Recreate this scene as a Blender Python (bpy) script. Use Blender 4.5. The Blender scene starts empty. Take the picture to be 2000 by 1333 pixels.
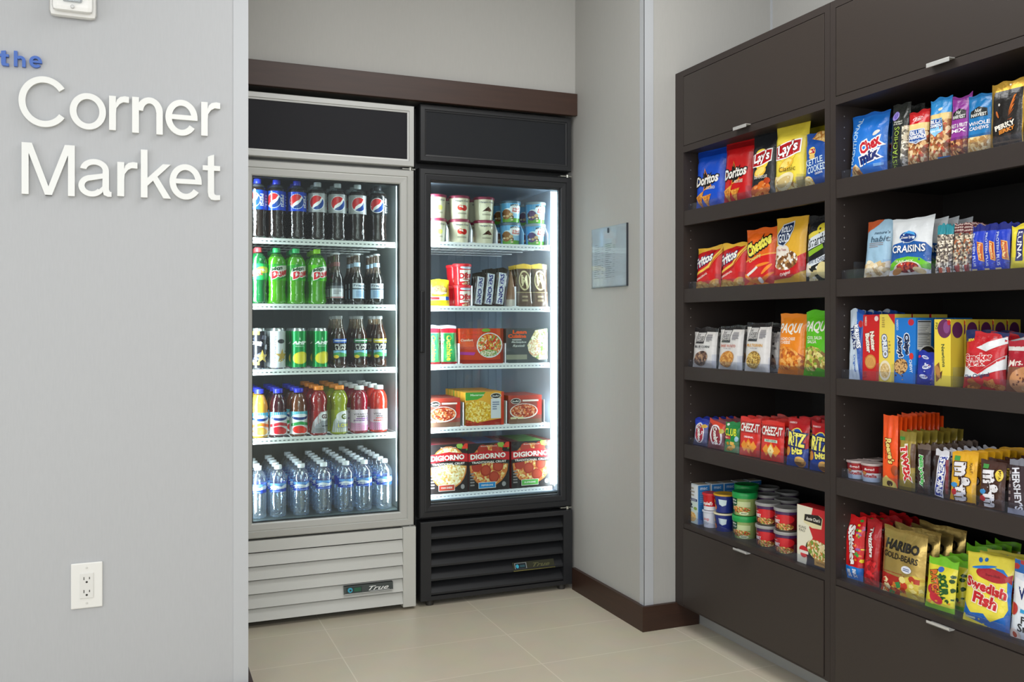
import bpy, bmesh, math, random
from mathutils import Vector, Matrix, noise
from mathutils.geometry import tessellate_polygon

# ---------------------------------------------------------------- camera, world, lights, exposure
scene = bpy.context.scene
COL = scene.collection
F = 1774.0                 # focal length in pixels of the 2000 px wide frame
CX, HY, CAMZ = 1000.0, 633.0, 1.13
TH = math.radians(22.42)
CT, ST = math.cos(TH), math.sin(TH)
cam_d = bpy.data.cameras.new('camera')
cam_d.sensor_width = 36.0
cam_d.lens = 36.0 * F / 2000.0
cam_d.shift_y = -(1333 / 2 - HY) / 2000.0
cam_d.clip_start = 0.05
cam = bpy.data.objects.new('camera', cam_d)
cam.location = (0, 0, CAMZ)
cam.rotation_euler = (math.radians(90), 0, -TH)
COL.objects.link(cam)
scene.camera = cam

world = bpy.data.worlds.new('ambient_fill')  # even ambient fill added in place of the unbuilt lobby
scene.world = world
world.use_nodes = True
world.node_tree.nodes['Background'].inputs[0].default_value = (0.93, 0.97, 1.0, 1)
world.node_tree.nodes['Background'].inputs[1].default_value = 0.62

vs = scene.view_settings
vs.view_transform = 'Standard'
vs.look = 'None'
vs.exposure = 0.0
vs.gamma = 1.0
vs.use_curve_mapping = False
cy = scene.cycles
cy.max_bounces = 10
cy.diffuse_bounces = 4
cy.glossy_bounces = 4
cy.transmission_bounces = 6
cy.transparent_max_bounces = 40
cy.caustics_reflective = False
cy.caustics_refractive = False
cy.sample_clamp_indirect = 4.0

def area_light(name, loc, size, power, rot=(0, 0, 0), color=(1, 1, 1), spread=180):
    d = bpy.data.lights.new(name, 'AREA')
    d.shape = 'RECTANGLE'
    d.size, d.size_y = size
    d.energy = power
    d.color = color
    d.spread = math.radians(spread)
    o = bpy.data.objects.new(name, d)
    o.location = loc
    o.rotation_euler = rot
    COL.objects.link(o)
    return o

# added overhead fill, no fixtures built: brightens soffit, floor and walls
area_light('overhead_fill_light', (1.15, 2.0, 2.72), (1.0, 1.0), 21)
area_light('overhead_fill_light', (-0.6, 0.5, 2.72), (0.6, 1.2), 14)
area_light('overhead_fill_light', (0.6, -0.7, 2.72), (1.2, 0.6), 34)
# added soft fill from the left and behind the camera, for pillar and cabinets
area_light('room_fill_light', (-2.9, 0.3, 1.6), (2.6, 1.9), 38, rot=(math.radians(90), 0, math.radians(-90)), color=(0.97, 0.98, 1.0))
area_light('room_fill_light', (-0.6, -2.6, 1.6), (3.0, 2.2), 52, rot=(math.radians(86), 0, math.radians(-16)), color=(0.96, 0.98, 1.0))
SEED = random.Random(7)

# ---------------------------------------------------------------- pixel of a photo point -> place on a known wall, shelf front or floor
def _r(px):
    u = (px - CX) / F
    return CT * u + ST, CT - ST * u
def y_at(px, X):
    rx, ry = _r(px); return X * ry / rx
def x_at(px, Y):
    rx, ry = _r(px); return Y * rx / ry
def z_onX(px, py, X):
    rx, ry = _r(px); return CAMZ - (py - HY) * (X / rx) / F
def z_onY(px, py, Y):
    rx, ry = _r(px); return CAMZ - (py - HY) * (Y / ry) / F

# ---------------------------------------------------------------- materials
def lin(h):
    h = h.lstrip('#')
    if len(h) == 3: h = ''.join(ch * 2 for ch in h)
    out = []
    for i in (0, 2, 4):
        v = int(h[i:i + 2], 16) / 255
        out.append(v / 12.92 if v <= 0.04045 else ((v + 0.055) / 1.055) ** 2.4)
    return (*out, 1)

_M = {}
def bsdf(m):
    return m.node_tree.nodes['Principled BSDF']
def mat(h, rough=0.5, metal=0.0, bump=0.0, bscale=60.0, spec=0.5, coat=0.0):
    key = (h, rough, metal, bump, bscale, spec, coat)
    if key in _M: return _M[key]
    m = bpy.data.materials.new('paint_%s_%d' % (h.lstrip('#'), int(rough * 100)))
    m.use_nodes = True
    b = bsdf(m)
    b.inputs['Base Color'].default_value = lin(h)
    b.inputs['Roughness'].default_value = rough
    b.inputs['Metallic'].default_value = metal
    b.inputs['Specular IOR Level'].default_value = spec
    b.inputs['Coat Weight'].default_value = coat
    if bump:
        nt = m.node_tree
        tc = nt.nodes.new('ShaderNodeTexCoord')
        n = nt.nodes.new('ShaderNodeTexNoise'); n.inputs['Scale'].default_value = bscale
        n.inputs['Detail'].default_value = 3
        bp = nt.nodes.new('ShaderNodeBump'); bp.inputs['Strength'].default_value = bump
        bp.inputs['Distance'].default_value = 0.004
        nt.links.new(tc.outputs['Object'], n.inputs['Vector'])
        nt.links.new(n.outputs['Fac'], bp.inputs['Height'])
        nt.links.new(bp.outputs['Normal'], b.inputs['Normal'])
    _M[key] = m
    return m
def foil(h): return mat(h, 0.24, 0.0, 0.8, 30.0, 0.6)
def card(h): return mat(h, 0.45, 0.0)
def gloss(h): return mat(h, 0.22, 0.0)

def food(cols, scale=90.0, foily=True):
    """printed picture of food: irregular lumps in a few colours"""
    key = ('food', tuple(cols), scale, foily)
    if key in _M: return _M[key]
    m = bpy.data.materials.new('printed_food_' + cols[0].lstrip('#'))
    m.use_nodes = True
    nt = m.node_tree; b = bsdf(m)
    tc = nt.nodes.new('ShaderNodeTexCoord')
    v = nt.nodes.new('ShaderNodeTexVoronoi'); v.inputs['Scale'].default_value = scale * 2.0
    sp = nt.nodes.new('ShaderNodeSeparateColor')
    cr = nt.nodes.new('ShaderNodeValToRGB'); cr.color_ramp.interpolation = 'CONSTANT'
    els = cr.color_ramp.elements
    els[0].position = 0; els[0].color = lin(cols[0])
    els[1].position = 1 / len(cols); els[1].color = lin(cols[1])
    for i, c in enumerate(cols[2:], 2):
        e = els.new(i / len(cols)); e.color = lin(c)
    n = nt.nodes.new('ShaderNodeTexNoise'); n.inputs['Scale'].default_value = scale * 5
    mx = nt.nodes.new('ShaderNodeMix'); mx.data_type = 'RGBA'; mx.blend_type = 'OVERLAY'
    mx.inputs[0].default_value = 0.7
    nt.links.new(tc.outputs['UV'], v.inputs['Vector'])
    nt.links.new(tc.outputs['UV'], n.inputs['Vector'])
    nt.links.new(v.outputs['Color'], sp.inputs[0])
    nt.links.new(sp.outputs[0], cr.inputs[0])
    nt.links.new(cr.outputs[0], mx.inputs[6])
    nt.links.new(n.outputs['Fac'], mx.inputs[7])
    nt.links.new(mx.outputs[2], b.inputs['Base Color'])
    b.inputs['Roughness'].default_value = 0.35
    _M[key] = m
    return m

def clear(name, tint, body=0.0, rough=0.03, refl=1.0, bump=0.0, ior=1.45):
    """see-through plastic, glass or liquid: tinted transmission, a little body colour, mirror-like sheen"""
    key = ('clear', name)
    if key in _M: return _M[key]
    m = bpy.data.materials.new(name); m.use_nodes = True
    nt = m.node_tree; nt.nodes.clear()
    out = nt.nodes.new('ShaderNodeOutputMaterial')
    tr = nt.nodes.new('ShaderNodeBsdfTransparent'); tr.inputs[0].default_value = lin(tint)
    df = nt.nodes.new('ShaderNodeBsdfDiffuse'); df.inputs[0].default_value = lin(tint)
    mx = nt.nodes.new('ShaderNodeMixShader'); mx.inputs[0].default_value = body
    gl = nt.nodes.new('ShaderNodeBsdfGlossy'); gl.inputs['Roughness'].default_value = rough
    gl.inputs[0].default_value = (refl, refl, refl, 1)
    # Schlick reflectance, the same from both sides of the thin wall
    lw = nt.nodes.new('ShaderNodeLayerWeight')
    pw = nt.nodes.new('ShaderNodeMath'); pw.operation = 'POWER'; pw.inputs[1].default_value = 4.0
    ml = nt.nodes.new('ShaderNodeMath'); ml.operation = 'MULTIPLY_ADD'
    f0 = ((ior - 1) / (ior + 1)) ** 2
    ml.inputs[1].default_value = 0.75 - f0; ml.inputs[2].default_value = f0
    nt.links.new(lw.outputs['Facing'], pw.inputs[0]); nt.links.new(pw.outputs[0], ml.inputs[0])
    m2 = nt.nodes.new('ShaderNodeMixShader')
    nt.links.new(tr.outputs[0], mx.inputs[1]); nt.links.new(df.outputs[0], mx.inputs[2])
    nt.links.new(ml.outputs[0], m2.inputs[0])
    nt.links.new(mx.outputs[0], m2.inputs[1]); nt.links.new(gl.outputs[0], m2.inputs[2])
    if bump:
        n = nt.nodes.new('ShaderNodeTexNoise'); n.inputs['Scale'].default_value = 55
        tc = nt.nodes.new('ShaderNodeTexCoord'); nt.links.new(tc.outputs['Object'], n.inputs['Vector'])
        bp = nt.nodes.new('ShaderNodeBump'); bp.inputs['Strength'].default_value = bump; bp.inputs['Distance'].default_value = 0.003
        nt.links.new(n.outputs['Fac'], bp.inputs['Height'])
        nt.links.new(bp.outputs['Normal'], gl.inputs['Normal']); nt.links.new(bp.outputs['Normal'], lw.inputs['Normal'])
    nt.links.new(m2.outputs[0], out.inputs[0])
    _M[key] = m
    return m

def emit(name, col, strength):
    if name in _M: return _M[name]
    m = bpy.data.materials.new(name); m.use_nodes = True
    b = bsdf(m); b.inputs['Base Color'].default_value = col
    b.inputs['Emission Color'].default_value = col
    b.inputs['Emission Strength'].default_value = strength
    _M[name] = m
    return m

def wall_paint(name, h, bump=0.05):
    m = bpy.data.materials.new(name); m.use_nodes = True
    nt = m.node_tree; b = bsdf(m)
    tc = nt.nodes.new('ShaderNodeTexCoord')
    mp = nt.nodes.new('ShaderNodeMapping'); mp.inputs['Scale'].default_value = (260, 260, 30)
    n = nt.nodes.new('ShaderNodeTexNoise'); n.inputs['Scale'].default_value = 1.0; n.inputs['Detail'].default_value = 2
    cr = nt.nodes.new('ShaderNodeMix'); cr.data_type = 'RGBA'
    c = lin(h)
    cr.inputs[6].default_value = (c[0] * .965, c[1] * .965, c[2] * .965, 1); cr.inputs[7].default_value = (min(1, c[0] * 1.035), min(1, c[1] * 1.035), min(1, c[2] * 1.035), 1)
    nt.links.new(tc.outputs['Object'], mp.inputs[0]); nt.links.new(mp.outputs[0], n.inputs['Vector'])
    nt.links.new(n.outputs['Fac'], cr.inputs[0]); nt.links.new(cr.outputs[2], b.inputs['Base Color'])
    bp = nt.nodes.new('ShaderNodeBump'); bp.inputs['Strength'].default_value = bump; bp.inputs['Distance'].default_value = 0.002
    nt.links.new(n.outputs['Fac'], bp.inputs['Height']); nt.links.new(bp.outputs['Normal'], b.inputs['Normal'])
    b.inputs['Roughness'].default_value = 0.6
    return m

def wood(name, h1, h2, scale=(1, 1, 1), rough=0.4, axis_scale=(3, 60, 60)):
    m = bpy.data.materials.new(name); m.use_nodes = True
    nt = m.node_tree; b = bsdf(m)
    tc = nt.nodes.new('ShaderNodeTexCoord')
    mp = nt.nodes.new('ShaderNodeMapping'); mp.inputs['Scale'].default_value = axis_scale
    n = nt.nodes.new('ShaderNodeTexNoise'); n.inputs['Scale'].default_value = 1.0; n.inputs['Detail'].default_value = 6
    n.inputs['Distortion'].default_value = 0.6
    mx = nt.nodes.new('ShaderNodeMix'); mx.data_type = 'RGBA'
    mx.inputs[6].default_value = lin(h1); mx.inputs[7].default_value = lin(h2)
    nt.links.new(tc.outputs['Object'], mp.inputs[0]); nt.links.new(mp.outputs[0], n.inputs['Vector'])
    nt.links.new(n.outputs['Fac'], mx.inputs[0]); nt.links.new(mx.outputs[2], b.inputs['Base Color'])
    b.inputs['Roughness'].default_value = rough
    return m

def tile_floor():
    m = bpy.data.materials.new('porcelain_floor_tile'); m.use_nodes = True
    nt = m.node_tree; b = bsdf(m)
    tc = nt.nodes.new('ShaderNodeTexCoord')
    mp = nt.nodes.new('ShaderNodeMapping')
    mp.inputs['Location'].default_value = (-0.642 + 3.0, -2.752 + 3.05, 0)
    br = nt.nodes.new('ShaderNodeTexBrick')
    br.offset = 0.0
    br.inputs['Scale'].default_value = 1.0
    br.inputs['Mortar Size'].default_value = 0.0022
    br.inputs['Mortar Smooth'].default_value = 0.3
    br.inputs['Brick Width'].default_value = 0.60
    br.inputs['Row Height'].default_value = 0.305
    br.inputs['Color1'].default_value = lin('#d6cdb8'); br.inputs['Color2'].default_value = lin('#d2c9b4')
    br.inputs['Mortar'].default_value = lin('#e8e0cd')
    n = nt.nodes.new('ShaderNodeTexNoise'); n.inputs['Scale'].default_value = 9; n.inputs['Detail'].default_value = 5
    mx = nt.nodes.new('ShaderNodeMix'); mx.data_type = 'RGBA'; mx.blend_type = 'MULTIPLY'; mx.inputs[0].default_value = 0.12
    nt.links.new(tc.outputs['Object'], mp.inputs[0]); nt.links.new(mp.outputs[0], br.inputs['Vector'])
    nt.links.new(tc.outputs['Object'], n.inputs['Vector'])
    nt.links.new(br.outputs['Color'], mx.inputs[6]); nt.links.new(n.outputs['Color'], mx.inputs[7])
    nt.links.new(mx.outputs[2], b.inputs['Base Color'])
    bp = nt.nodes.new('ShaderNodeBump'); bp.inputs['Strength'].default_value = 0.25; bp.inputs['Distance'].default_value = 0.001; bp.invert = True
    nt.links.new(br.outputs['Fac'], bp.inputs['Height']); nt.links.new(bp.outputs['Normal'], b.inputs['Normal'])
    b.inputs['Roughness'].default_value = 0.38
    return m

# ---------------------------------------------------------------- mesh builder
_TXT = {}
def text_tris(s, bold=0.0, shear=0.0):
    key = (s, bold, shear)
    if key not in _TXT:
        c = bpy.data.curves.new('lettering', 'FONT')
        c.body = s; c.size = 1.0; c.offset = bold; c.shear = shear; c.resolution_u = 2
        o = bpy.data.objects.new('lettering', c)
        m = bpy.data.meshes.new_from_object(o)
        vv = [(v.co.x, v.co.y) for v in m.vertices]
        ff = [tuple(p.vertices) for p in m.polygons]
        bpy.data.objects.remove(o); bpy.data.curves.remove(c); bpy.data.meshes.remove(m)
        x0 = min(v[0] for v in vv); x1 = max(v[0] for v in vv); y0 = min(v[1] for v in vv); y1 = max(v[1] for v in vv)
        _TXT[key] = (vv, ff, x0, x1, y0, y1)
    return _TXT[key]

class MB:
    def __init__(s):
        s.v = []; s.f = []; s.m = []; s.uv = []; s.sm = []; s.mats = []
    def mi(s, m):
        if isinstance(m, str): m = card(m)
        if m not in s.mats: s.mats.append(m)
        return s.mats.index(m)
    def add(s, vs, fs, m, smooth=False, uvs=None):
        b = len(s.v); k = s.mi(m)
        s.v.extend(vs)
        s.uv.extend(uvs if uvs else [(0, 0)] * len(vs))
        for f in fs:
            s.f.append(tuple(b + i for i in f)); s.m.append(k); s.sm.append(smooth)
    def box(s, x0, x1, y0, y1, z0, z1, m, bev=0.0):
        if x0 > x1: x0, x1 = x1, x0
        if y0 > y1: y0, y1 = y1, y0
        if z0 > z1: z0, z1 = z1, z0
        if bev:
            bm = bmesh.new()
            bmesh.ops.create_cube(bm, size=1.0)
            for v in bm.verts:
                v.co.x = x0 + (v.co.x + .5) * (x1 - x0); v.co.y = y0 + (v.co.y + .5) * (y1 - y0); v.co.z = z0 + (v.co.z + .5) * (z1 - z0)
            bmesh.ops.bevel(bm, geom=bm.edges[:], offset=bev, segments=2, affect='EDGES', profile=0.6)
            bm.verts.index_update()
            s.add([tuple(v.co) for v in bm.verts], [tuple(v.index for v in f.verts) for f in bm.faces], m)
            bm.free(); return
        V = [(x0, y0, z0), (x1, y0, z0), (x1, y1, z0), (x0, y1, z0), (x0, y0, z1), (x1, y0, z1), (x1, y1, z1), (x0, y1, z1)]
        s.add(V, [(0, 3, 2, 1), (4, 5, 6, 7), (0, 1, 5, 4), (1, 2, 6, 5), (2, 3, 7, 6), (3, 0, 4, 7)], m)
    def lathe(s, prof, m, seg=24, c=(0, 0, 0), cap0=True, cap1=True, squash=1.0, fac=None):
        V = []; Fc = []
        n = len(prof)
        for (r, z) in prof:
            for k in range(seg):
                a = 2 * math.pi * k / seg
                rr = r * (fac(a, z) if fac else 1)
                V.append((c[0] + rr * math.cos(a), c[1] + rr * math.sin(a) * squash, c[2] + z))
        for i in range(n - 1):
            for k in range(seg):
                a = i * seg + k; b = i * seg + (k + 1) % seg
                Fc.append((a, b, b + seg, a + seg))
        s.add(V, Fc, m, True)
        if cap0: s.add(V[:seg], [tuple(range(seg))[::-1]], m)
        if cap1: s.add(V[-seg:], [tuple(range(seg))], m)
    def grid(s, P, m, flip=False):
        nv = len(P); nu = len(P[0])
        V = [tuple(p) for row in P for p in row]
        Fc = []
        for j in range(nv - 1):
            for i in range(nu - 1):
                q = (j * nu + i, j * nu + i + 1, (j + 1) * nu + i + 1, (j + 1) * nu + i)
                Fc.append(q[::-1] if flip else q)
        s.add(V, Fc, m, True)
    def prism(s, pts, fn0, fn1, m):
        """closed polygon (2-D, any shape) swept between two maps"""
        n = len(pts)
        V = [fn0(*p) for p in pts] + [fn1(*p) for p in pts]
        tris = tessellate_polygon([[Vector((p[0], p[1], 0)) for p in pts]])
        Fc = [tuple(t) for t in tris] + [tuple(i + n for i in t) for t in tris]
        Fc += [(i, (i + 1) % n, (i + 1) % n + n, i + n) for i in range(n)]
        s.add(V, Fc, m)
    def art(s, items, W, H, fn, cuts=None, sheen='foil'):
        """printed artwork: a stack of flat shapes laid on a surface. fn(u, v, lift) -> point. cuts = (nu, nv) grid of a curved surface"""
        mk = {'foil': foil, 'card': card, 'gloss': gloss}[sheen]
        bm = bmesh.new()
        lay = bm.verts.layers.float.new('h')
        local = []
        def M(c):
            if isinstance(c, str): c = mk(c)
            if c not in local: local.append(c)
            return local.index(c)
        for li, it in enumerate(items):
            k = it[0]; h = li
            polys = []; col = None
            if k == 'r':
                _, x0, y0, x1, y1, col = it[:6]
                P = [(x0, y0), (x1, y0), (x1, y1), (x0, y1)]
                if len(it) > 6:
                    cx, cyy = (x0 + x1) / 2 * W, (y0 + y1) / 2 * H; a = math.radians(it[6])
                    P = [((cx + (x * W - cx) * math.cos(a) - (y * H - cyy) * math.sin(a)) / W, (cyy + (x * W - cx) * math.sin(a) + (y * H - cyy) * math.cos(a)) / H) for x, y in P]
                polys = [P]
            elif k == 'e':
                _, cx, cyy, rx, ry, col = it[:6]
                a = math.radians(it[6]) if len(it) > 6 else 0
                P = []
                for q in range(22):
                    t = 2 * math.pi * q / 22
                    x, y = rx * W * math.cos(t), ry * H * math.sin(t)
                    P.append((cx + (x * math.cos(a) - y * math.sin(a)) / W, cyy + (x * math.sin(a) + y * math.cos(a)) / H))
                polys = [P]
            elif k == 'p':
                polys = [it[1]]; col = it[2]
            elif k == 'c':   # scattered pieces: (k, x0,y0,x1,y1, n, size, colours, seed)
                _, x0, y0, x1, y1, n, size, cols, sd = it
                rg = random.Random(sd)
                for q in range(n):
                    cx, cyy = rg.uniform(x0, x1), rg.uniform(y0, y1); r = size * rg.uniform(.6, 1.2); sides = rg.choice((4, 5, 6, 7))
                    a0 = rg.uniform(0, 6.28); sq = rg.uniform(.5, 1)
                    P = [(cx + r * math.cos(a0 + 6.283 * i / sides), cyy + sq * r * W / H * math.sin(a0 + 6.283 * i / sides)) for i in range(sides)]
                    kk = M(cols[q % len(cols)])
                    vv = [bm.verts.new((x * W, y * H, 0)) for x, y in P]
                    for v in vv: v[lay] = h + q * 0.02
                    f = bm.faces.new(vv); f.material_index = kk
                continue
            elif k == 't':
                _, st, cx, cyy, w, hh, col = it[:7]
                o = it[7] if len(it) > 7 else {}
                rot = math.radians(o.get('rot', 0)); arch = o.get('arch', 0)
                base = o.get('bold', 0.02)
                runs = []
                if 'out' in o: runs.append((o['out'], base + o.get('ow', 0.05)))
                runs.append((col, base))
                _, _, X0, X1, Y0, Y1 = text_tris(st, base, o.get('shear', 0))
                vert = abs(math.sin(rot)) > 0.7
                tw = w * (H if vert else W); th = hh * (W if vert else H)
                for ri, (cc, bo) in enumerate(runs):
                    vv, ff, a0, a1, b0, b1 = text_tris(st, bo, o.get('shear', 0))
                    kk = M(cc)
                    nv = []
                    for (x, y) in vv:
                        x = (x - (X0 + X1) / 2) / (X1 - X0) * tw; y = (y - (Y0 + Y1) / 2) / (Y1 - Y0) * th
                        y += arch * th * (1 - (2 * x / tw) ** 2)
                        p = bm.verts.new((cx * W + x * math.cos(rot) - y * math.sin(rot), cyy * H + x * math.sin(rot) + y * math.cos(rot), 0))
                        p[lay] = h + ri * 0.5
                        nv.append(p)
                    for f in ff:
                        try:
                            q = bm.faces.new([nv[i] for i in f]); q.material_index = kk
                        except ValueError: pass
                continue
            kk = M(col)
            for P in polys:
                vv = [bm.verts.new((x * W, y * H, 0)) for x, y in P]
                for v in vv: v[lay] = h
                if len(P) > 4 and k == 'p':
                    for t in tessellate_polygon([[Vector((x * W, y * H, 0)) for x, y in P]]):
                        try: q = bm.faces.new([vv[i] for i in t]); q.material_index = kk
                        except ValueError: pass
                else:
                    q = bm.faces.new(vv); q.material_index = kk
        def cut(co, no, clip=False):
            bmesh.ops.bisect_plane(bm, geom=bm.verts[:] + bm.edges[:] + bm.faces[:], dist=1e-6, plane_co=co, plane_no=no, clear_outer=clip)
        cut((0, 0, 0), (-1, 0, 0), True); cut((W, 0, 0), (1, 0, 0), True)
        cut((0, 0, 0), (0, -1, 0), True); cut((0, H, 0), (0, 1, 0), True)
        if cuts:
            nu, nv = cuts
            for i in range(1, nu): cut((W * i / nu, 0, 0), (1, 0, 0))
            for j in range(1, nv): cut((0, H * j / nv, 0), (0, 1, 0))
        bm.verts.index_update(); bm.faces.index_update()
        V = [fn(v.co.x / W, v.co.y / H, 0.0004 + 0.00013 * v[lay]) for v in bm.verts]
        U = [(v.co.x, v.co.y) for v in bm.verts]
        b = len(s.v)
        s.v.extend([tuple(p) for p in V]); s.uv.extend(U)
        ids = [s.mi(m) for m in local]
        for f in bm.faces:
            s.f.append(tuple(b + v.index for v in f.verts)); s.m.append(ids[f.material_index]); s.sm.append(bool(cuts))
        bm.free()
    def mesh(s, name):
        me = bpy.data.meshes.new(name)
        me.from_pydata([tuple(p) for p in s.v], [], s.f)
        for m in s.mats: me.materials.append(m)
        me.polygons.foreach_set('material_index', s.m)
        me.polygons.foreach_set('use_smooth', s.sm)
        uvl = me.uv_layers.new(name='UVMap')
        li = [0] * len(me.loops); me.loops.foreach_get('vertex_index', li)
        fl = []
        for i in li: fl.extend(s.uv[i])
        uvl.data.foreach_set('uv', fl)
        me.update()
        return me
    def build(s, name, parent=None, loc=None, rot=None):
        o = bpy.data.objects.new(name, s.mesh(name))
        COL.objects.link(o)
        if parent: o.parent = parent
        if loc: o.location = loc
        if rot: o.rotation_euler = rot
        return o

def tag(o, label=None, cat=None, group=None, kind=None):
    if label: o['label'] = label
    if cat: o['category'] = cat
    if group: o['group'] = group
    if kind: o['kind'] = kind
    return o
def empty(name, loc=(0, 0, 0), rz=0.0):
    o = bpy.data.objects.new(name, None); o.empty_display_size = 0.05
    o.location = loc; o.rotation_euler = (0, 0, rz); COL.objects.link(o)
    return o
def copy_tree(o, parent=None):
    c = o.copy(); COL.objects.link(c); c.parent = parent
    for ch in list(o.children): copy_tree(ch, c)
    return c
def structure(name, b, label=None):
    o = b.build(name); o['kind'] = 'structure'
    return o
ORD = ['first', 'second', 'third', 'fourth', 'fifth', 'sixth', 'seventh', 'eighth', 'ninth', 'tenth', 'eleventh', 'twelfth']
# ================================================================= THE ROOM
PX_SIGN, PX_COOL, WALLX, PILY, BACKW = 2.72, 3.48, 1.725, 2.905, 2.30
M_wall = wall_paint('vinyl_wallcover_grey', '#b3b5b8')
M_wall2 = wall_paint('vinyl_wallcover_warm_grey', '#afaeaa')
M_guard = mat('#b9bcc0', 0.35)
M_ceil = mat('#d8d8d6', 0.8)
M_base = wood('dark_walnut_base', '#281710', '#42291d', axis_scale=(4, 4, 70), rough=0.4)
M_board = wood('dark_walnut_board', '#2e1c14', '#452c20', axis_scale=(4, 60, 60), rough=0.45)

b = MB(); b.box(-3.0, 3.2, -3.0, 4.6, -0.05, 0.0, tile_floor()); structure('floor', b)
b = MB(); b.box(-3.0, 3.2, -1.6, 4.6, 2.75, 2.80, M_ceil); structure('ceiling', b)
SX = 0.295
b = MB(); b.box(-3.0, SX, PX_SIGN, PX_SIGN + 0.13, 0, 2.75, M_wall); structure('wall_left', b)
b = MB(); b.box(SX - 0.04, SX - 0.0, PX_SIGN - 0.0018, PX_SIGN, 0, 2.75, M_guard)
b.box(SX, SX + 0.0018, PX_SIGN - 0.0018, PX_SIGN + 0.04, 0, 2.75, M_guard); structure('trim_1', b)
b = MB(); b.box(SX - 0.02, SX + 0.0018, PX_SIGN + 0.13, 4.6, 0, 2.75, M_wall2); structure('wall_alcove_left', b)
b = MB(); b.box(SX - 0.03, WALLX + 0.02, 4.42, 4.6, 0, 2.75, M_wall2); structure('wall_alcove_back', b)
# soffit above the coolers
b = MB(); b.box(SX, WALLX, 3.475, 4.42, 2.03, 2.75, M_wall2); structure('wall_soffit', b)
b = MB()
b.box(SX + 0.002, WALLX - 0.001, 3.452, 3.4745, 2.012, 2.105, M_board, 0.0015)
structure('trim_2', b)
# pillar between the coolers and the snack cabinets
b = MB(); b.box(WALLX, BACKW + 0.1, PILY, 4.6, 0, 2.75, M_wall2); structure('wall_pillar', b)
b = MB()
b.box(WALLX - 0.0016, WALLX, PILY - 0.0016, PILY + 0.03, 0.09, 2.75, M_guard)
b.box(WALLX - 0.0016, WALLX + 0.038, PILY - 0.0016, PILY, 0.09, 2.75, M_guard)
structure('trim_3', b)
b = MB(); b.box(BACKW, BACKW + 0.1, -0.6, PILY, 0, 2.75, M_wall2); structure('wall_right', b)
b = MB(); b.box(BACKW - 0.006, BACKW, PILY - 0.006, PILY, 2.07, 2.75, M_guard); structure('trim_4', b)
b = MB()
b.prism([(WALLX, 3.475), (WALLX, PILY), (1.953, PILY), (1.953, PILY - 0.015), (WALLX - 0.015, PILY - 0.015), (WALLX - 0.015, 3.475)],
        lambda x, y: (x, y, 0.0), lambda x, y: (x, y, 0.092), M_base)
structure('baseboard_pillar', b)
b = MB()
b.prism([(SX + 0.002, 2.86), (SX + 0.016, 2.86), (SX + 0.016, PX_SIGN - 0.016), (-3.0, PX_SIGN - 0.016), (-3.0, PX_SIGN - 0.002), (SX + 0.002, PX_SIGN - 0.002)],
        lambda x, y: (x, y, 0.0), lambda x, y: (x, y, 0.092), M_base)
structure('baseboard_left', b)

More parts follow.
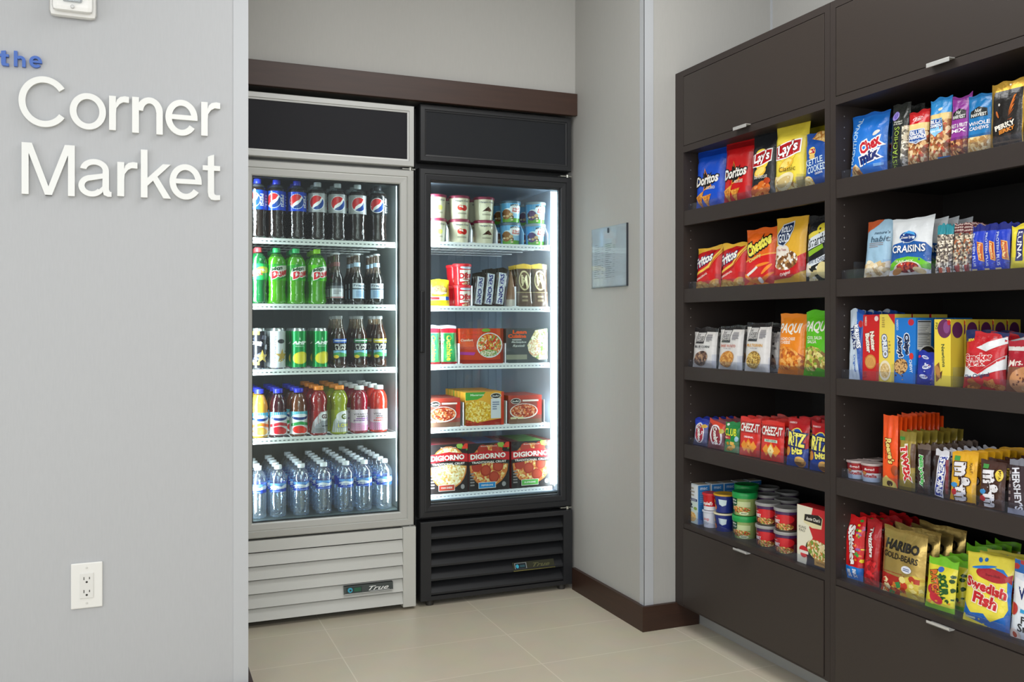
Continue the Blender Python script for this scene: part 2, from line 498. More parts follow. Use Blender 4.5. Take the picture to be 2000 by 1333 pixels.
# ---------------------------------------------------------------- sign letters
def strokes(char):
    """Each letter as broad strokes in a box of height 1 (x-height .74 for lower case), stroke width w. returns list of polygons"""
    P = []
    def arc(cx, cyy, rx, ry, a0, a1, w, n=30):
        o = []; i = []
        for k in range(n + 1):
            a = math.radians(a0 + (a1 - a0) * k / n)
            o.append((cx + rx * math.cos(a), cyy + ry * math.sin(a)))
            i.append((cx + (rx - w) * math.cos(a), cyy + (ry - w * .93) * math.sin(a)))
        return o + i[::-1]
    w = 0.13; X = 0.72
    if char == 'C':
        P = [arc(.5, .5, .5, .515, 36, 324, w * 1.03, 40)]
        return P, 0, .955, -.015, 1.015
    if char == 'o':
        P = [arc(.35, X / 2, .35, X / 2 + .012, 0, 180, w), arc(.35, X / 2, .35, X / 2 + .012, 180, 360, w)]
        return P, 0, .70, -.012, X + .012
    if char == 'r':
        P = [[(0, 0), (w, 0), (w, X), (0, X)], [(w, .36), (w + .01, .47), (.2, .56), (.27, .605), (.38, .60), (.38, .725), (.30, .735), (.21, .71), (.15, .65), (w, .58)]]
        return P, 0, .38, 0, X + .015
    if char == 'n':
        P = [[(0, 0), (w, 0), (w, X), (0, X)], arc(.335, .44, .255, .295, 0, 176, w, 22), [(.465, 0), (.59, 0), (.59, .44), (.465, .44)]]
        return P, 0, .59, 0, X + .015
    if char == 'e':
        P = [arc(.33, X / 2, .33, X / 2 + .012, 0, 325, w, 36), [(w * .8, .32), (.66, .32), (.66, .36), (.655, .42), (w * .8, .42)]]
        return P, 0, .66, -.012, X + .012
    if char == 'M':
        P = [[(0, 0), (.13, 0), (.13, .80), (.13, 1), (0, 1)], [(.87, 0), (1.0, 0), (1.0, 1), (.87, 1), (.87, .8)],
             [(.13, 1), (.19, 1), (.50, .17), (.565, 0), (.435, 0), (.13, .80)], [(.87, 1), (.81, 1), (.50, .17), (.435, 0), (.565, 0), (.87, .80)]]
        return P, 0, 1.0, 0, 1.0
    if char == 'a':
        P = [arc(.30, .51, .27, .225, -2, 172, .118, 22), [(.445, .12), (.57, .10), (.57, .51), (.452, .51)],
             [(.445, .14), (.47, .03), (.55, -.005), (.62, 0), (.62, .095), (.59, .10), (.57, .14)],
             arc(.245, .20, .245, .215, 95, 330, .115, 26), [(.20, .410), (.46, .458), (.46, .358), (.20, .300)], [(.42, .07), (.46, .12), (.46, .21), (.36, .11)]]
        return P, 0, .66, -.015, X + .015
    if char == 'k':
        P = [[(0, 0), (w, 0), (w, 1), (0, 1)], [(w, .28), (.40, .5), (.57, X), (.42, X), (w, .43)], [(.215, .40), (.44, 0), (.59, 0), (.30, .49)]]
        P[1] = [(w, .25), (.585, X), (.43, X), (w, .415)]
        return P, 0, .59, 0, 1.0
    if char == 't':
        P = [[(.1, .14), (.225, .14), (.225, .93), (.16, .91), (.1, .88)], [(0, .60), (.345, .60), (.345, .70), (0, .70)],
             [(.1, .15), (.115, .06), (.165, .0), (.24, -.01), (.345, 0), (.345, .10), (.27, .095), (.235, .11), (.225, .15)]]
        return P, 0, .345, -.01, .93
    if char == 'h':
        w2 = .2
        P = [[(0, 0), (w2, 0), (w2, 1), (0, 1)], arc(.36, .42, .30, .29, 0, 150, w2, 18), [(.46, 0), (.66, 0), (.66, .42), (.46, .42)]]
        return P, 0, .66, 0, 1
    if char == 'T':  # heavy small t
        P = [[(.12, .16), (.34, .16), (.34, .95), (.12, .90)], [(0, .56), (.48, .56), (.48, .72), (0, .72)],
             [(.12, .17), (.14, .05), (.2, -.01), (.48, -.01), (.48, .15), (.34, .16)]]
        return P, 0, .48, -.01, .95
    if char == 'E':  # heavy small e
        P = [arc(.36, .36, .36, .375, 0, 320, .19, 30), [(.12, .29), (.72, .29), (.72, .37), (.70, .43), (.12, .43)]]
        return P, 0, .72, -.015, .735
M_letter = mat('#dddedb', 0.32, 0.1)
M_blue = mat('#2f5fb4', 0.35)
def wall_letter(char, px0, px1, py0, py1, label, m, depth=0.012):
    P, a0, a1, b0, b1 = strokes(char)
    Y = PX_SIGN
    x0, x1 = x_at(px0, Y - depth), x_at(px1, Y - depth)
    pc = (px0 + px1) / 2
    zt, zb = z_onY(pc, py0, Y - depth), z_onY(pc, py1, Y - depth)
    mb = MB()
    ox, oz = (x0 + x1) / 2, zb
    for i, poly in enumerate(P):
        fx = lambda p, q: ((p - a0) / (a1 - a0) * (x1 - x0) + x0 - ox, (q - b0) / (b1 - b0) * (zt - zb) + zb - oz)
        d = depth - 0.00012 * i
        mb.prism(poly, lambda p, q: (fx(p, q)[0], -d, fx(p, q)[1]), lambda p, q: (fx(p, q)[0], 0, fx(p, q)[1]), m)
    o = mb.build('sign_letter', None, (ox, Y, oz))
    tag(o, label, 'sign letter', 'raised sign letters on the grey wall')
L = [('C', 36, 131, 149, 248, 'white raised capital C starting the upper word on the grey wall'),
     ('o', 136, 207, 182, 253, 'white raised letter o next to the big C on the wall'),
     ('r', 213, 252, 187, 255, 'white raised letter r between the o and the n'),
     ('n', 258, 318, 190, 261, 'white raised letter n in the upper word on the wall'),
     ('e', 323, 386, 195, 265, 'white raised letter e in the upper word, right after the n'),
     ('r', 393, 430, 199, 266, 'white raised letter r ending the upper word, nearest the corner'),
     ('M', 42, 146, 281, 381, 'white raised capital M starting the lower word on the wall'),
     ('a', 153, 222, 311, 384.5, 'white raised letter a next to the capital M'),
     ('r', 229, 268.5, 316, 384, 'white raised letter r between the a and the k'),
     ('k', 275, 334, 294, 387, 'white raised letter k in the lower word on the wall'),
     ('e', 331, 394, 321, 390, 'white raised letter e in the lower word, after the k'),
     ('t', 396, 430, 302, 391, 'white raised letter t ending the lower word')]
for ch, x0, x1, y0, y1, lb in L: wall_letter(ch, x0, x1, y0, y1, lb, M_letter)
wall_letter('T', -3, 17, 98, 128, 'small blue raised letter t at the edge of the picture', M_blue, 0.01)
wall_letter('h', 27, 50, 100, 130, 'small blue raised letter h on the grey wall', M_blue, 0.01)
wall_letter('E', 57, 82, 109, 132, 'small blue raised letter e above the capital C', M_blue, 0.01)

# ---------------------------------------------------------------- outlet
def outlet():
    Y = PX_SIGN
    x0, x1 = x_at(138.5, Y), x_at(200.5, Y); z1 = z_onY(169, 1099, Y); z0 = z_onY(169, 1187.5, Y)
    cx, cz = (x0 + x1) / 2, (z0 + z1) / 2; w, h = (x1 - x0) / 2, (z1 - z0) / 2
    r = empty('wall_outlet', (cx, Y, cz)); tag(r, 'white double electrical outlet low on the grey sign wall', 'outlet')
    wh = mat('#e4e4e1', 0.35); dk = mat('#26241f', 0.6)
    b = MB(); b.box(-w, w, -0.006, 0, -h, h, wh, 0.003); b.build('cover_plate', r)
    b = MB(); b.box(-.0165, .0165, -0.0085, -0.006, -.034, .034, mat('#dcdcd9', 0.35), 0.001)
    for s in (-1, 1):
        zc = s * 0.0175 + 0.002
        b.box(-.0078, -.0058, -0.0089, -0.0085, zc - .0035, zc + .0045, dk)
        b.box(.0058, .0078, -0.0089, -0.0085, zc - .0025, zc + .0035, dk)
        b.prism([(.0028 * math.cos(a) , zc - .0095 + .0028 * math.sin(a)) for a in [i * math.pi / 5 for i in range(10)]], lambda x, z: (x, -.0089, z), lambda x, z: (x, -.0085, z), dk)
    b.build('receptacle', r)
    for s in (-1, 1):
        b = MB(); b.lathe([(.003, 0), (.0025, .0012)], mat('#cfcfcb', 0.3), 10)
        b.build('screw', r, (0, -.006, s * .048), (math.radians(90), 0, 0))
outlet()

def strobe():
    Y = PX_SIGN
    x0, x1 = x_at(97, Y), x_at(189, Y); z0 = z_onY(145, 38, Y); w = (x1 - x0) / 2; cx = (x0 + x1) / 2; H = 0.128
    r = empty('fire_alarm_strobe', (cx, Y, z0)); tag(r, 'white fire alarm strobe high on the sign wall, above the letters', 'fire alarm')
    wh = mat('#ececea', 0.3)
    b = MB(); b.box(-w, w, -0.022, 0, 0, H, mat('#e6e6e4', 0.3), 0.014); b.box(-w + .008, w - .008, -0.04, -0.02, 0.01, H - .008, wh, 0.012)
    b.art([('t', 'FIRE', .5, .5, .8, .5, '#b5433c', {'rot': 90}), ], .01, .034, lambda u, v, l: (w - .019 + u * .01, -.0402 - l, .055 + v * .034), None, 'card')
    b.build('housing', r)
    b = MB(); b.box(-.024, .024, -0.052, -0.039, 0.032, 0.088, clear('strobe_lens', '#dfe3e6', .25, .08), 0.006); b.build('lens', r)
    b = MB(); b.box(-.02, .02, -0.0415, -0.0395, 0.036, 0.084, mat('#a9abad', 0.2, 0.8), 0.001); b.build('reflector', r)
    b = MB(); b.lathe([(.005, 0), (.005, .003), (.003, .004)], mat('#cfd0d0', .3), 12); b.build('sensor', r, (0, -.040, .021), (math.radians(90), 0, 0))
strobe()

def notice():
    X = WALLX
    ya, yb = y_at(1158, X), y_at(1227, X); z0, z1 = 1.276, 1.515
    r = empty('notice_holder', (X, (ya + yb) / 2, z0)); r.rotation_euler = (0, 0, -math.pi / 2)
    tag(r, 'clear plastic sign holder with a printed price list on the pillar wall', 'notice holder')
    w = (ya - yb) / 2; H = z1 - z0
    b = MB(); b.box(-w + .004, w - .004, -0.0035, -0.002, 0.004, H - .004, mat('#dde1e4', 0.5))
    it = [('r', .10, .93, .9, .9305, '#b9c0c6')]
    rg = random.Random(3)
    for c0 in (.06, .40):
        for k in range(17):
            z = .72 - k * .036
            it.append(('r', c0, z, c0 + rg.uniform(.08, .2), z + .006, '#6f757b'))
            if k % 3: it.append(('r', c0 + .22, z, c0 + .27, z + .006, '#8b9096'))
    b.art(it, 2 * w - .01, H - .01, lambda u, v, l: (-w + .005 + u * (2 * w - .01), -.0034 - l * .3, .005 + v * (H - .01)), None, 'card')
    b.build('paper_sheet', r)
    b = MB(); b.box(-w, w, -0.0065, -0.0045, 0, H, clear('acrylic_sheet', '#f2f6f8', .03, .05, 1.0)); 
    b.box(-w, w, -.0012, 0, 0, H, mat('#c9ced2', .3)); b.build('acrylic_pocket', r)
    b = MB(); b.box(w - .0012, w + .0015, -0.008, 0, 0, H, mat('#30343a', 0.3)); b.box(-w, w, -.008, 0, -.002, 0.0, mat('#5d646a', .3)); b.build('edge_strip', r)
    b = MB(); b.box(-.0035, .0035, -.010, -.0065, H - .026, H - .006, mat('#3a4048', .25, .6), .001); b.build('clip', r)
notice()
# ================================================================= COOLERS
def frame_ring(b, x0, x1, z0, z1, prof, m):
    """mitred frame in the XZ plane; prof = list of (inset, y)"""
    V = []; Fc = []
    n = len(prof)
    for (ins, y) in prof:
        V += [(x0 + ins, y, z0 + ins), (x1 - ins, y, z0 + ins), (x1 - ins, y, z1 - ins), (x0 + ins, y, z1 - ins)]
    for i in range(n - 1):
        for k in range(4):
            a = i * 4 + k; c = i * 4 + (k + 1) % 4
            Fc.append((a, c, c + 4, a + 4))
    b.add(V, Fc, m)
def rail(b, x0, x1, yf, zt, h, m, dark, light):
    """price rail on a wire shelf front with its row of dark slots"""
    b.box(x0, x1, yf, yf + 0.006, zt - h, zt, m)
    b.box(x0, x1, yf - 0.003, yf, zt - h, zt - h + 0.004, light)
    n = int((x1 - x0) / 0.0165)
    for i in range(n):
        xa = x0 + 0.006 + i * 0.0165
        b.box(xa, xa + 0.0085, yf - 0.0006, yf, zt - h * .62, zt - h * .45, dark)
def cooler(name, label, X0, X1, YF, P):
    r = empty(name, ((X0 + X1) / 2, YF, 0)); tag(r, label, 'refrigerator', 'glass door coolers in the alcove')
    inv = Matrix.Translation((-(X0 + X1) / 2, -YF, 0))
    def bl(b, nm, parent=r):
        b.v = [(v[0] - (X0 + X1) / 2, v[1] - YF, v[2]) for v in b.v]
        return b.build(nm, parent)
    sk, tr, inn = P['skin'], P['trim'], P['inner']
    YB = 4.24; yc = YF + 0.055
    # hollow cabinet
    b = MB(); t = 0.035
    zb, zt = P['zb'], P['zt']
    b.box(X0, X0 + t, yc, YB, 0.055, zt, sk); b.box(X1 - t, X1, yc, YB, 0.055, zt, sk)
    b.box(X0 + t, X1 - t, YB - .04, YB, 0.055, zt, sk)
    b.box(X0 + t, X1 - t, yc, YB - .04, zt - .28, zt, sk); b.box(X0 + t, X1 - t, yc, YB - .04, 0.055, P['floor'] - .012, sk)
    b.box(X0, X1, YF + 0.01, yc, zb + .008, P['dtop'] + .004, sk) if False else None
    for xx in (X0 + .05, X1 - .05):
        b.lathe([(.018, 0), (.018, .057)], mat('#15151a', .5), 12, (xx, YF + .1, 0)); b.lathe([(.018, 0), (.018, .057)], mat('#15151a', .5), 12, (xx, YB - .1, 0))
    bl(b, 'cabinet')
    b = MB(); xi0, xi1 = X0 + t, X1 - t; yb = YB - .045
    z0, z1 = P['floor'] - .012, zt - .28
    b.box(xi0, xi0 + .006, yc - .002, yb, z0, z1, inn); b.box(xi1 - .006, xi1, yc - .002, yb, z0, z1, inn)
    b.box(xi0, xi1, yb - .006, yb, z0, z1, P['back']); b.box(xi0, xi1, yc, yb, z1 - .006, z1, P['back']); b.box(xi0, xi1, yc, yb, z0, z0 + .006, P['back'])
    for k in range(14):   # pressed ribs in the back liner
        xx = xi0 + .03 + k * (xi1 - xi0 - .06) / 13
        b.box(xx - .006, xx + .006, yb - .0085, yb - .006, z0 + .02, z1 - .05, P['back'])
    for xx in (xi0 + .008, xi1 - .010):
        b.box(xx, xx + .003, yc + .03, yc + .048, z0 + .02, z1 - .02, P['pil'])
        for q in range(40):
            zz = z0 + .04 + q * .031
            if zz < z1 - .03: b.box(xx - .0004, xx + .0034, yc + .036, yc + .042, zz, zz + .009, mat('#5c6468', .5))
    # air duct cover on the upper back
    b.box(xi0 + .12, xi1 - .12, yb - .06, yb - .01, z1 - .16, z1 - .01, P['back'], .004)
    bl(b, 'liner')
    # door
    d0, d1 = P['dbot'], P['dtop']
    fl, fr = P['fl'], P['fr']
    ring = MB()
    e = P['fw']
    frame_ring(ring, X0 + .002, X1 - P.get('dr', .002), d0, d1,
               [(0, YF + .05), (0, YF + .004), (.004, YF), (e * .45, YF - .001), (e * .5, YF + .0025), (e * .56, YF + .0015), (e - .004, YF + .003), (e, YF + .006), (e, YF + .030), (e * .7, YF + .05), (0, YF + .05)], tr)
    door = bl(ring, 'door')
    g = MB(); gx0, gx1 = X0 + .002 + e, X1 - P.get('dr', .002) - e
    g.box(gx0 - .002, gx1 + .002, YF + .022, YF + .028, d0 + e - .002, d1 - e + .002, clear('door_glass', '#f4faf8', 0, .0, .9, ior=1.38))
    bl(g, 'glass', door)
    g = MB(); frame_ring(g, gx0, gx1, d0 + e, d1 - e, [(-.001, YF + .018), (.0045, YF + .018), (.0045, YF + .031), (-.001, YF + .031), (-.001, YF + .018)], P['gasket'])
    bl(g, 'glass_seal', door)
    if P['handle']:
        h = MB(); z0h, z1h = 1.015, 1.262
        h.box(X0 + .0035, X0 + .021, YF - .010, YF + .006, z0h, z1h, mat('#101114', .35), .004)
        h.box(X0 + .0055, X0 + .0095, YF - .0125, YF - .009, z0h + .006, z1h - .006, mat('#2c2d31', .3), .001)
        bl(h, 'handle', door)
    # marquee
    m0, m1 = P['m0'], P['m1']
    g = MB(); em = P['mw']
    frame_ring(g, X0 + .003, X1 - .003, m0, m1, [(0, YF + .12), (0, YF + .002), (.003, YF - .004), (em * .72, YF - .004), (em * .78, YF - .001), (em, YF), (em, YF + .006)], P['mtrim'])
    g.box(X0 + .003, X1 - .003, YF + .05, YF + .13, m0, m1, P['mtrim'])
    mq = bl(g, 'sign_box')
    g = MB(); g.box(X0 + .003 + em - .001, X1 - .003 - em + .001, YF + .003, YF + .008, m0 + em, m1 - em, P['panel']); bl(g, 'sign_panel', mq)
    # hinges
    for z, sgn in ((d1, 1), (d0, -1)):
        g = MB(); ch = mat('#b8b8b0', .2, .9)
        g.box(X1 - .05, X1 + .003, YF + .006, YF + .045, z + sgn * .003, z + sgn * .008, ch)
        g.lathe([(.008, 0), (.008, .012)], ch, 14, (X1 - .016, YF + .012, z + (.000 if sgn > 0 else -.013)))
        bl(g, 'hinge', door)
    return r, bl, yc, xi0, xi1, yb

silver = mat('#bcbdb9', 0.4, 0.08)
silver_l = mat('#c9cac5', 0.4, 0.05)
blk = mat('#1d1e20', 0.36)
blk2 = mat('#202124', 0.42)
PS = dict(skin=mat('#b0b1ac', .4, .2), trim=silver, inner=mat('#c6cfcc', .4), back=mat('#414a4a', .45), pil=mat('#c4cac8', .4), zb=.31, zt=1.99,
          floor=.388, dbot=.331, dtop=1.739, fl=.058, fr=.058, fw=.056, dr=.004, handle=False, gasket=mat('#232b2b', .4), m0=1.753, m1=1.994, mw=.0285,
          mtrim=mat('#c3c4c1', .34, .1), panel=mat('#1c1c21', 0.6, spec=.25))
PB = dict(skin=mat('#17181a', .4), trim=blk2, inner=mat('#c9ced6', .45), back=mat('#74808f', .45), pil=mat('#dfe3e6', .4), zb=.345, zt=2.0,
          floor=.418, dbot=.352, dtop=1.754, fl=.05, fr=.045, fw=.049, dr=.001, handle=True, gasket=mat('#3a3d42', .35), m0=1.779, m1=2.008, mw=.028,
          mtrim=mat('#1e1f22', .42), panel=mat('#1f2125', 0.6, spec=.25))
SX0, SX1, SYF = .336, 1.019, 3.48
BX0, BX1, BYF = 1.037, 1.714, 3.485
rS, blS, ycS, sxi0, sxi1, sybk = cooler('drinks_cooler', 'silver glass door drinks cooler with bottles and cans, beside the sign wall', SX0, SX1, SYF, PS)
rB, blB, ycB, bxi0, bxi1, bybk = cooler('upright_freezer', 'black glass door freezer with ice cream and frozen meals, next to the pillar', BX0, BX1, BYF, PB)

# silver cooler: clapboard grille and side post
b = MB()
zs = [.325, .278, .227, .176, .125, .0715, .022]
xr = x_at(786, SYF)
for i in range(6):
    zt_, zb_ = zs[i], zs[i + 1]
    y0 = SYF + (.006 if i else .002); y1 = SYF - .010 if i else SYF - .004
    V = [(SX0 + .004, y0, zt_ - .002), (xr, y0, zt_ - .002), (xr, y1, zb_ + .004), (SX0 + .004, y1, zb_ + .004), (xr, y1 + .012, zb_ + .001), (SX0 + .004, y1 + .012, zb_ + .001), (xr, y0 + .03, zt_ - .002), (SX0 + .004, y0 + .03, zt_ - .002)]
    b.add(V, [(3, 2, 1, 0), (5, 4, 2, 3), (0, 1, 6, 7)], silver_l)
b.box(SX0 + .004, xr, SYF + .03, SYF + .05, .03, .325, mat('#3a3b39', .6))
b.box(xr, SX1 + .001, SYF - .011, SYF + .05, .012, .327, silver_l, .002)
gr = blS(b, 'grille')
b = MB(); W, H = .192, .030
xa = x_at(672, SYF - .012)
def nf(u, v, l): return (xa + u * W, SYF - .012 - l - (1 - v) * .006, .090 + v * H)
b.box(xa, xa + W, SYF - .0165, SYF - .0, .0895, .0905 + .001, mat('#a9aaa6', .25, .9))
b.add([nf(0, 0, 0), nf(1, 0, 0), nf(1, 1, 0), nf(0, 1, 0), (xa, SYF + .004, .09), (xa + W, SYF + .004, .09), (xa + W, SYF + .004, .12), (xa, SYF + .004, .12)],
      [(0, 1, 2, 3), (0, 4, 5, 1), (1, 5, 6, 2), (3, 2, 6, 7), (0, 3, 7, 4)], mat('#4a4f4c', .3, .5))
b.art([('r', .0, .0, 1, .08, '#b9bab6'), ('r', .04, .16, .36, .86, '#26332f'), ('r', .2, .28, .34, .74, '#1f5a3c'), ('e', .12, .5, .05, .3, '#39a7c4'), ('e', .125, .48, .022, .13, '#26332f'),
       ('t', 'True', .70, .5, .42, .52, '#e9ebe8', {'shear': .5, 'bold': .012}), ('r', .52, .17, .92, .21, '#e9ebe8')], W, H, nf, None, 'gloss')
blS(b, 'nameplate')

# black freezer: louvred grille
b = MB()
gx0, gx1 = x_at(841, BYF), x_at(1099, BYF)
gz1, gz0 = .319, .040
frame_ring(b, BX0 + .004, BX1 - .001, .022, .338, [(0, BYF + .05), (0, BYF - .006), (.002, BYF - .008)], blk2)
for (xa_, xb_, za_, zb_) in ((BX0 + .006, gx0, .024, .336), (gx1, BX1 - .003, .024, .336), (gx0, gx1, gz1, .336), (gx0, gx1, .024, gz0)):
    b.box(xa_, xb_, BYF - .008, BYF + .03, za_, zb_, blk2)
b.box(gx0, gx1, BYF + .045, BYF + .05, gz0, gz1, mat('#060606', .8))
n = 5; st = (gz1 - gz0) / n
for i in range(n):
    zt_ = gz1 - i * st; zb_ = zt_ - st
    b.add([(gx0, BYF + .036, zt_ - .006), (gx1, BYF + .036, zt_ - .006), (gx1, BYF - .003, zb_ + .012), (gx0, BYF - .003, zb_ + .012),
           (gx1, BYF - .003, zb_ + .004), (gx0, BYF - .003, zb_ + .004), (gx1, BYF + .03, zb_ + .006), (gx0, BYF + .03, zb_ + .006)],
          [(3, 2, 1, 0), (5, 4, 2, 3), (5, 7, 6, 4)], blk2)
for xx in (BX0 + .05, BX1 - .04):
    b.lathe([(.016, 0), (.016, .024)], mat('#33312e', .5), 12, (xx, BYF + .02, 0))
blB(b, 'grille')
b = MB(); W, H = .190, .030
xb = x_at(1002, BYF)
def nf2(u, v, l): return (xb + u * W, BYF + .012 - l - (1 - v) * .016, .104 + v * H)
b.box(xb, xb + W, BYF - .008, BYF + .01, .102, .1045, mat('#a9a468', .25, .8))
b.add([nf2(0, 0, 0), nf2(1, 0, 0), nf2(1, 1, 0), nf2(0, 1, 0)], [(0, 1, 2, 3)], mat('#3b3c2c', .35, .5))
b.art([('r', .05, .12, .33, .9, '#8f979c'), ('r', .065, .18, .315, .84, '#1a2226'), ('e', .11, .5, .035, .24, '#39a7c4'), ('r', .17, .36, .29, .64, '#2c4f57'),
       ('t', 'True', .68, .5, .42, .5, '#5f5f3e', {'shear': .5})], W, H, nf2, None, 'gloss')
blB(b, 'nameplate')

# shelves with price rails
SHZ = [1.458, 1.206, .955, .692]
BHZ = [1.4675, 1.203, .962, .702]
rail_w = mat('#e6ebe9', .4); rail_d = mat('#5d6668', .5)
for z in SHZ:
    b = MB(); x1 = x_at(771, 3.57)
    rail(b, sxi0 + .01, x1, 3.565, z + .001, .022, rail_w, rail_d, mat('#f4f6f5', .35))
    for k in range(22): b.box(sxi0 + .02 + k * .0275, sxi0 + .023 + k * .0275, 3.571, sybk - .02, z - .005, z - .001, rail_w)
    for k in range(5): b.box(sxi0 + .01, x1, 3.60 + k * .13, 3.604 + k * .13, z - .009, z - .005, rail_w)
    blS(b, 'shelf')
for z in BHZ:
    b = MB(); x1 = x_at(1072, 3.57)
    rail(b, bxi0 + .006, x1, 3.565, z + .001, .022, mat('#eef1f6', .4), mat('#8b93a3', .5), mat('#f8fafc', .35))
    for k in range(21): b.box(bxi0 + .02 + k * .0275, bxi0 + .0235 + k * .0275, 3.571, bybk - .02, z - .005, z - .001, mat('#eef1f6', .4))
    for k in range(5): b.box(bxi0 + .01, x1, 3.60 + k * .13, 3.604 + k * .13, z - .009, z - .005, mat('#eef1f6', .4))
    blB(b, 'shelf')
b = MB(); z = .427
rail(b, bxi0 + .006, bxi1 - .02, 3.565, z + .001, .018, mat('#eef1f6', .4), mat('#8b93a3', .5), mat('#f8fafc', .35))
for k in range(21): b.box(bxi0 + .02 + k * .0275, bxi0 + .0235 + k * .0275, 3.571, bybk - .02, z - .005, z - .001, mat('#eef1f6', .4))
blB(b, 'shelf')

# lamp tubes inside the coolers (behind the door frame)
def lamp(bl, r, x, z0, z1, y, strength, nm='light_tube', colr=(.86, .94, 1, 1)):
    b = MB(); b.lathe([(.009, 0), (.009, z1 - z0)], emit('cool_white_tube_%g' % strength, colr, strength), 12, (x, y, z0)); return bl(b, nm)
def led_strip(bl, xa, xb, z0, z1, y, st):
    b = MB(); b.box(xa, xb, y, y + .004, z0, z1, emit('led_lens_%g' % st, (.80, .90, 1, 1), st), .001); bl(b, 'light_strip')
led_strip(blS, x_at(772, SYF + .07), x_at(783, SYF + .07), .42, 1.69, ycS + .002, .8)
led_strip(blB, x_at(1073, BYF + .07), x_at(1087, BYF + .07), .44, 1.70, ycB + .002, 1.5)
def side_lamp(x, y, z0, z1, phi, power):
    area_light('cooler_lamp', (x, y, (z0 + z1) / 2), (.03, z1 - z0), power, rot=(math.radians(90), 0, math.radians(phi)), color=(.86, .94, 1))
side_lamp(SX1 - .052, ycS + .010, .40, 1.68, 42, 5.0)
side_lamp(SX0 + .052, ycS + .010, .40, 1.68, -42, 5.0)
side_lamp(BX1 - .055, ycB + .010, .43, 1.69, 42, 4.6)
side_lamp(BX0 + .052, ycB + .010, .43, 1.69, -42, 6.2)
# top lamp in each cooler
def toplamp(bl, x0, x1, z, y, s):
    b = MB(); b.box(x0, x1, y, y + .02, z - .008, z, emit('cool_white_tube_%g' % s, (.86, .94, 1, 1), s)); bl(b, 'light_tube')
# toplamp(blB, BX0 + .12, BX1 - .12, 1.712, ycB + .03, 14)
# ================================================================= SNACK CABINETS
XF = 1.858
YL = PILY - .002
PITCH = .8195
lam = mat('#352e2b', 0.5, 0, 0.03, 30, .3)
lam_d = mat('#37302c', 0.42, 0, 0.03, 30, .35)
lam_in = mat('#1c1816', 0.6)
edge_m = mat('#6b6460', .4)
chrome = mat('#d4d4d1', 0.35, 0.5)
LIPS = [(1.545, 1.491), (1.258, 1.208), (.973, .925), (.688, .638)]
ZBOT, ZDR = .396, .379
def cabinet(y1, label):
    y0 = y1 - PITCH + .001
    r = empty('snack_cabinet', (XF, (y0 + y1) / 2, 0)); tag(r, label, 'shelving cabinet', 'dark wood snack cabinets')
    def bl(b, nm, parent=r):
        b.v = [(v[0] - XF, v[1] - (y0 + y1) / 2, v[2]) for v in b.v]
        return b.build(nm, parent)
    t = .027; XB = 2.285
    yi1 = y1 - (.054 if y1 > 2.5 else .0225); yi0 = y0 + .0215
    for a, c, hole in ((yi1, y1, True), (y0, yi0, False)):
        b = MB(); b.box(XF, XB, a, c, .088, 2.063, lam)
        if hole:
            pin = mat('#8f8a86', .4, .4)
            z = .45
            while z < 1.74:
                if all(not (l[1] - .012 < z < l[0] + .012) for l in LIPS):
                    b.lathe([(.0021, 0), (.0021, .0006)], pin, 8, (0, 0, 0))
                    n = 16
                    for i in range(len(b.v) - n, len(b.v)):   # turn the last disc onto the side wall
                        x, y, zz = b.v[i]; b.v[i] = (XF + .031 + x, a - zz - .0004, z + y)
                    # the lathe writes its rings then two caps (copies of the rings)
                    for i in range(len(b.v) - n - 16, len(b.v) - n):
                        x, y, zz = b.v[i]; b.v[i] = (XF + .031 + x, a - zz - .0004, z + y)
                z += .032
        bl(b, 'side_panel')
    b = MB(); b.box(XF, XB, yi0, yi1, 2.041, 2.063, lam); bl(b, 'top_panel')
    b = MB(); b.box(XB - .012, XB, yi0, yi1, .1, 2.041, lam_in); bl(b, 'back_panel')
    # upper flap door
    b = MB(); b.box(XF - .0005, XF + .018, yi0 + .002, yi1 - .002, 1.785, 2.039, lam_d, .0012); up = bl(b, 'upper_door')
    def pull(z, parent, up_=True):
        b = MB(); ym = (yi0 + yi1) / 2 + .01
        s = 1 if up_ else -1
        b.box(XF - .020, XF + .001, ym - .035, ym + .035, z, z + .003, chrome, .001)
        b.box(XF - .020, XF - .0175, ym - .035, ym + .035, z - .008 * s if up_ else z, z + .002 if up_ else z + .008, chrome, .001)
        bl(b, 'handle', parent)
    pull(1.783, up)
    b = MB(); b.box(XF, XB - .012, yi0, yi1, 1.760, 1.7835, lam); bl(b, 'upper_shelf')
    for zt_, zb_ in LIPS:
        b = MB()
        b.box(XF + .0015, XF + .0185, yi0, yi1, zb_, zt_, lam, .0008)
        b.box(XF + .0185, XB - .012, yi0, yi1, zt_ - .022, zt_ - .003, lam_in)
        bl(b, 'shelf')
    b = MB(); b.box(XF + .0015, XB - .012, yi0, yi1, ZDR, ZBOT, lam); bl(b, 'bottom_shelf')
    b = MB(); b.box(XF - .003, XF + .018, yi0 + .003, yi1 - .002, .097, ZDR - .002, lam_d, .0012)
    dr = bl(b, 'lower_door')
    pull(ZDR - .004, dr, False)
    b = MB(); b.box(XF + .002, XB, yi0, yi1, .088, .097, lam); b.box(XF + .10, XF + .114, y0, y1, 0, .088, mat('#a2a3a1', .4, .2)); bl(b, 'toe_kick')
    return yi0, yi1
cabL = cabinet(YL, 'dark wood snack cabinet against the pillar, crisps on top and soup tubs at the bottom')
cabR = cabinet(YL - PITCH, 'dark wood snack cabinet further from the pillar, with nuts, cookies and candy')
SHELFZ = [l[0] for l in LIPS] + [ZBOT]

